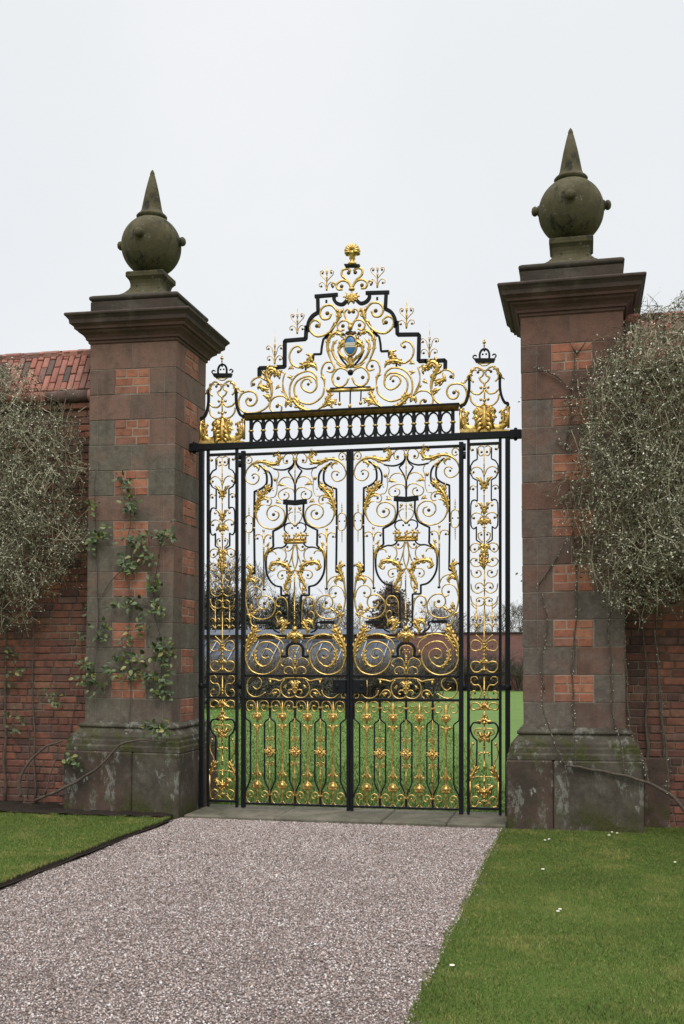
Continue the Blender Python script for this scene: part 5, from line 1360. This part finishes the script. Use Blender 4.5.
# training wires
for key, lab in (('wires_left', 'taut training wire down the front of the left pier'), ('wires_right', 'taut training wire down the front of the right pier')):
    for w in STEMS[key]:
        mb = MB(); (xa, za), (xb, zb) = w; mb.tube([(0, -.468, za), (xb-xa, -.468, zb)], .0013, n=5)
        o = mb.build('training_wire', M_WIRE); o.location.x = xa; tag(o, lab + (', nearer the garden wall' if abs(xa) > 2.2 else ', nearer the gate'), 'wire', 'training wires on the piers')

# ------------------------------------------------------------------ beyond the gate
root = empty('far_garden_wall', (0, 42.2, 0)); tag(root, 'long pinkish brick wall at the far end of the lawn beyond the gate', 'wall')
mb = MB(); mb.box(-34, 20, 0, .4, -.1, 2.66, .0); mb.build('brickwork', M_FARB, root)
mb = MB(); mb.box(-34, 20, -.07, .47, 2.663, 2.76, .02); mb.build('coping', M_CORN, root)
mb = MB(); mb.add([(-34, -.5, 2.66), (-6.6, -.5, 2.66), (-6.6, .2, 2.93), (-34, .2, 2.93), (-34, .7, 2.77), (-6.6, .7, 2.77)], [(0, 1, 2, 3), (3, 2, 5, 4), (0, 3, 4), (1, 5, 2), (0, 4, 5, 1)]); mb.build('slate_capping', M_SLATE, root)
def branchy(mb, p, d, L, r, depth, R, up=.12, mi=0, rmin=.007):
    n = 4; pts = [p]
    for k in range(n):
        d = (d + Vector((R.gauss(0, .13), R.gauss(0, .13), R.gauss(up*.4, .1)))).normalized(); pts.append(pts[-1] + d*L/n)
    r = max(r, rmin); mb.tube(pts, r, max(rmin*.8, r*.62), 5 if depth > 3 else 3, mi, False)
    if depth <= 0: return
    nb = R.randint(2, 3) if depth > 2 else R.randint(3, 4)
    for _ in range(nb):
        q = pts[R.randint(2, n)] if depth > 1 else pts[R.randint(1, n)]
        e = Vector((R.gauss(0, 1), R.gauss(0, 1), R.gauss(0, .5))).normalized()
        nd = (d*.9 + e*.75 + Vector((0, 0, up))).normalized()
        branchy(mb, q, nd, L*R.uniform(.62, .85), r*R.uniform(.5, .66), depth-1, R, up, mi, rmin)
def bare_tree_meshes(seed, H, depth=6):
    R = random.Random(seed); t = MB(); t.tube([(0, 0, 0), (.05*R.random(), 0, H*.14), (.1*R.gauss(0, 1), .1*R.gauss(0, 1), H*.27)], H*.020, H*.014, 8)
    c = MB(); top = Vector(t.v[-4]); top = Vector((0, 0, H*.26))
    for k in range(4):
        a = k*PI/2 + R.uniform(-.5, .5); branchy(c, top, Vector((math.cos(a)*.55, math.sin(a)*.55, 1)).normalized(), H*.24, H*.010, depth, R, .12, 0, .011)
    return t, c
tree_src = []
for sd in (1, 2, 3):
    t, c = bare_tree_meshes(sd, 9.0, 5)
    mt = t.build('trunk', M_TWIGD); mc = c.build('crown', M_TWIGD); tree_src.append((mt, mc))
def tree_at(i, x, y, s, lab, rz):
    r = empty('bare_tree', (x, y, 0), (0, 0, rz)); r.scale = (s, s, s); tag(r, lab, 'tree', 'bare winter trees beyond the far wall')
    mt, mc = tree_src[i % 3]
    for m in (mt, mc):
        if m.parent is None: o = m
        else: o = m.copy(); COL.objects.link(o)
        o.parent = r
TREES = [(-19.5, 55, 1.02, 'tallest bare grey tree, rising behind the left leaf of the gate'), (-23.5, 58, .8, 'bare tree at the far left beyond the wall, seen through the left side panel'), (-16.3, 62, .82, 'bare tree just right of the tallest one beyond the wall'), (-21.2, 52, .86, 'bare tree just left of the tallest one beyond the wall'), (-17.9, 50, .70, 'nearest bare tree in front of the tallest one beyond the wall'),
         (-12.4, 58, .60, 'low bare tree left of the brown leaved tree'), (-7.6, 60, .66, 'bare tree right of the brown leaved tree'), (-5.0, 56, .62, 'bare tree behind the hinge side of the right gate leaf'), (-2.9, 60, .62, 'bare tree seen through the right side panel'), (-1.3, 57, .66, 'bare tree beside the right pier, showing between post and stone')]
for i, (x, y, s, l) in enumerate(TREES): tree_at(i, x, y, s, l, i*1.3)
for i in range(11):
    x = -24.5 + i*1.35; tree_at(i, x, 47.5 + (i*5 % 4)*1.1, .52 + .13*((i*7) % 5)/5 + (.16 if 3 < i < 7 else 0), 'bare tree in the dense row just beyond the wall behind the left gate leaf', i*2.1)
def leafy_tree(name, x, y, H, W, label, mat, seed, nl, group, shape=1.0, base=.1):
    R = random.Random(seed); rs = np.random.RandomState(seed)
    root = empty(name, (x, y, 0)); tag(root, label, 'tree' if H > 2.4 else 'bush', group)
    mb = MB(); mb.tube([(0, 0, 0), (.03, 0, H*.4), (0, .03, H*.8)], H*.02, H*.006, 7)
    for k in range(14):
        z = H*R.uniform(.2, .7); a = R.uniform(0, 2*PI); mb.tube([(0, 0, z), (math.cos(a)*W*.3, math.sin(a)*W*.3, z + .1*H)], .03, .01, 4)
    mb.build('trunk', M_BARK, root)
    pts = []
    cl = []
    for _ in range(70):
        z = R.uniform(base, 1); rad = W/2*(max(0., 1 - z**(1.6*shape))**.6)*R.uniform(.5, 1.05); a = R.uniform(0, 2*PI)
        cl.append((math.cos(a)*rad, math.sin(a)*rad, z*H))
    for _ in range(nl):
        c = R.choice(cl); pts.append((c[0] + R.gauss(0, W*.07), c[1] + R.gauss(0, W*.07), max(.05, c[2] + R.gauss(0, H*.05))))
    P_ = np.array(pts); V, Fq = leafquads(P_, rs.normal(size=P_.shape), rs.uniform(.09, .22, len(P_))*max(.5, H/5), rs, .6)
    np_mesh('crown', V, Fq, mat, root)
leafy_tree('beech_tree', -9.25, 56, 5.6, 3.0, 'brown leaved tree beyond the wall behind the right gate leaf', M_COPPER, 3, 14000, None, 1.5)
leafy_tree('yew_tree', -13.4, 47, 4.5, 4.4, 'dark evergreen beyond the wall behind the meeting stiles of the gate', M_YEW, 5, 9000, 'dark evergreens beyond the wall', 1.6)
leafy_tree('yew_tree', -17.6, 48, 5.0, 5.0, 'broad dark evergreen beyond the wall behind the left gate leaf', M_YEW, 6, 11000, 'dark evergreens beyond the wall', 2.)
leafy_tree('yew_tree', -21.6, 48, 3.6, 2.8, 'smaller dark evergreen at the far left beyond the wall', M_YEW, 7, 5000, 'dark evergreens beyond the wall', 1.8)
# glasshouse in front of the far wall
gh = empty('glasshouse', (-9.4, 34, 0)); tag(gh, 'low glasshouse with pale panes across the lawn beyond the left gate leaf', 'glasshouse')
mb = MB(); mb.box(-4.6, 4.3, -1.4, 1.4, -.1, .9, .0); mb.build('base_wall', M_FARB, gh)
mb = MB(); mb.add([(-4.6, -1.45, 1.32), (4.3, -1.45, 1.32), (4.3, .2, 2.25), (-4.6, .2, 2.25), (-4.6, 1.4, 1.5), (4.3, 1.4, 1.5), (-4.6, -1.45, .9), (4.3, -1.45, .9), (4.3, 1.4, .9), (-4.6, 1.4, .9)], [(0, 1, 2, 3), (3, 2, 5, 4), (6, 7, 1, 0), (0, 3, 4, 9, 6), (1, 7, 8, 5, 2), (9, 8, 5, 4), (6, 9, 8, 7)]); mb.build('glazing', M_GLASS, gh)
for k in range(20):
    mb = MB(); x = -4.55 + k*.465; mb.tube([(x, -1.47, .9), (x, -1.47, 1.34), (x, .19, 2.28)], .028, n=4); mb.build('glazing_bar', M_SLATE if k % 2 else M_WHITEP, gh)
mb = MB(); mb.box(-4.65, 4.35, .1, .3, 2.2, 2.3, .01); mb.build('ridge', M_SLATE, gh)
# bare bushes standing in the beds beyond
def bare_bush(x, y, H, seed, lab, mat=M_THICKET):
    R = random.Random(seed); r = empty('bare_bush', (x, y, 0)); tag(r, lab, 'bush', 'bare bushes across the lawn beyond the gate')
    mb = MB()
    for k in range(22):
        a = R.uniform(0, 2*PI); branchy(mb, Vector((R.gauss(0, .25), R.gauss(0, .25), 0)), Vector((math.cos(a)*.6, math.sin(a)*.6, 1)).normalized(), H*.36, .024, 3, R, .1)
    return r, mb.build('branches', mat, r)
bl = [(-.55, 41.2, 2.0, 'bare bush trained on the far wall beside the right pier'), (-2.0, 41.3, 1.8, 'bare bush on the far wall behind the right side panel'), (-3.6, 41, 1.7, 'bare bush on the far wall behind the hinge side of the right leaf'), (-5.4, 40.5, 1.9, 'bare bush behind the scroll at the hinge side of the right leaf'),
      (-7.3, 38, 2.0, 'bare bush behind the middle of the right gate leaf'), (-5.6, 27, 2.0, 'bare bush behind the meeting stile of the gate'), (-6.7, 25, 2.0, 'bare bush behind the left leaf, nearest the meeting stile'), (-8.2, 24.5, 2.1, 'bare bush behind the middle of the left gate leaf'), (-9.6, 25, 2.0, 'bare bush behind the hinge side of the left leaf'), (-11, 25.5, 2.1, 'leftmost bare bush, behind the left side panel'), (-7.4, 26.4, 2.0, 'bare bush in the second row behind the left leaf, nearer the meeting stile'), (-8.9, 26.5, 2.1, 'bare bush in the second row behind the left leaf, nearer its hinge'), (-4.5, 28, 2.0, 'bare bush behind the lock side of the right gate leaf'), (-3.4, 31, 2.1, 'bare bush before the brick wall behind the middle of the right leaf')]
srcb = [bare_bush(x, y, h, 20+i, l)[1] for i, (x, y, h, l) in enumerate(bl)]
for i in range(30):
    x = -13.2 + i*.29; y = 22.6 + (i*7 % 5)*.9 + (x + 13)*.55
    r = empty('bare_bush', (x, y, 0), (0, 0, i*1.7)); s = .82 + .28*((i*13) % 7)/7; r.scale = (s, s, s*.95)
    tag(r, 'bare bush among the thicket across the lawn behind the left gate leaf', 'bush', 'bare thicket across the lawn beyond the gate')
    o = srcb[i % len(srcb)].copy(); COL.objects.link(o); o.parent = r
for i in range(9):
    r = empty('bare_bush', (-7.6 + i*.72, 41.0 - (i % 2)*.6, 0), (0, 0, i*2.1)); s = .95 + .1*(i % 3); r.scale = (s, s, s)
    tag(r, 'bare bush in the row along the foot of the far brick wall', 'bush', 'bare bushes along the far wall')
    o = srcb[(i+3) % len(srcb)].copy(); COL.objects.link(o); o.parent = r
for i, (x, y, h, w, l) in enumerate([(-5.6, 22.0, .75, 1.6, 'low dark evergreen bush right of the meeting stile'), (-7.2, 21.5, .8, 1.9, 'low dark evergreen bush behind the left leaf by the meeting stile'), (-9.0, 21.5, .7, 2.0, 'low dark evergreen bush behind the hinge of the left leaf'), (-3.6, 29, .7, 1.6, 'low dark evergreen bush behind the middle of the right leaf')]):
    leafy_tree('evergreen_bush', x, y, h, w, l, M_YEW, 40+i, 2500, 'low evergreen bushes edging the lawn', 2.2, .05)

# ------------------------------------------------------------------ sky, sun, camera
W = bpy.data.worlds.new('World'); S.world = W; W.use_nodes = True
nt = W.node_tree; bg = nt.nodes['Background']
sky = nt.nodes.new('ShaderNodeTexSky'); sky.sky_type = 'NISHITA'; sky.sun_disc = False
EL, AZ = math.radians(50), math.radians(165)     # sun high behind the viewer, veiled by thick cloud
sky.sun_elevation = EL; sky.sun_rotation = AZ
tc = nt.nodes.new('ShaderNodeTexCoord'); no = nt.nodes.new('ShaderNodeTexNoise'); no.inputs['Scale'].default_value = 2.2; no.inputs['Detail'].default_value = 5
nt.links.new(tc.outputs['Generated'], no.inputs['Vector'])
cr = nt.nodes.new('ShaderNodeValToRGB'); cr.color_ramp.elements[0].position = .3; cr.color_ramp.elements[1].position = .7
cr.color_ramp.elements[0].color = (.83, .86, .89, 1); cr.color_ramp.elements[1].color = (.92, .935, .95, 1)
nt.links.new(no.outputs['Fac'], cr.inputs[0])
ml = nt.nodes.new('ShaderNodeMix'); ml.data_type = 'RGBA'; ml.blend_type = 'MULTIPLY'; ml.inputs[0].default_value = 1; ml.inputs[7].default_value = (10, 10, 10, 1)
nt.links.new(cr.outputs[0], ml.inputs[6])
mx = nt.nodes.new('ShaderNodeMix'); mx.data_type = 'RGBA'; mx.inputs[0].default_value = .95      # thick cloud cover over the clear sky
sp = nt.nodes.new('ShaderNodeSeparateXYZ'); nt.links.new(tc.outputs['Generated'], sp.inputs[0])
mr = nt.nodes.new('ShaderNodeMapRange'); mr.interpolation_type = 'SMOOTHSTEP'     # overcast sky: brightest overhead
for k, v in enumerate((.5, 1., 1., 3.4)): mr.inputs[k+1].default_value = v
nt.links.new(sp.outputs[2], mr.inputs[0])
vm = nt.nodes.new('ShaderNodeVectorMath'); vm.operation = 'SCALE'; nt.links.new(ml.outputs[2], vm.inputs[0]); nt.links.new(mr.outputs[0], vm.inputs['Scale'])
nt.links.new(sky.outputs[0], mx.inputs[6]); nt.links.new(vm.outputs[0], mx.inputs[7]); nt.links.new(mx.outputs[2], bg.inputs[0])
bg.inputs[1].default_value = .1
L = bpy.data.lights.new('sun', 'SUN'); L.energy = 1.4; L.angle = math.radians(40); L.color = (1, .97, .92)
so = bpy.data.objects.new('sun', L); COL.objects.link(so)
dv = Vector((math.sin(AZ)*math.cos(EL), math.cos(AZ)*math.cos(EL), math.sin(EL)))
so.rotation_euler = (-dv).to_track_quat('-Z', 'Y').to_euler()
cam = bpy.data.cameras.new('camera'); co = bpy.data.objects.new('camera', cam); COL.objects.link(co)
co.location = (2.325, -11, 1.61); co.rotation_euler = (PI/2, 0, math.radians(12.35))
cam.sensor_fit = 'VERTICAL'; cam.sensor_height = 36; cam.sensor_width = 24; cam.lens = 1110/1024*36
cam.shift_y = (656-512)/1024; cam.clip_end = 3000; cam.clip_start = .05
S.camera = co
S.view_settings.view_transform = 'Standard'; S.view_settings.look = 'None'; S.view_settings.exposure = 0; S.view_settings.gamma = 1
S.view_settings.use_curve_mapping = False
S.cycles.max_bounces = 6
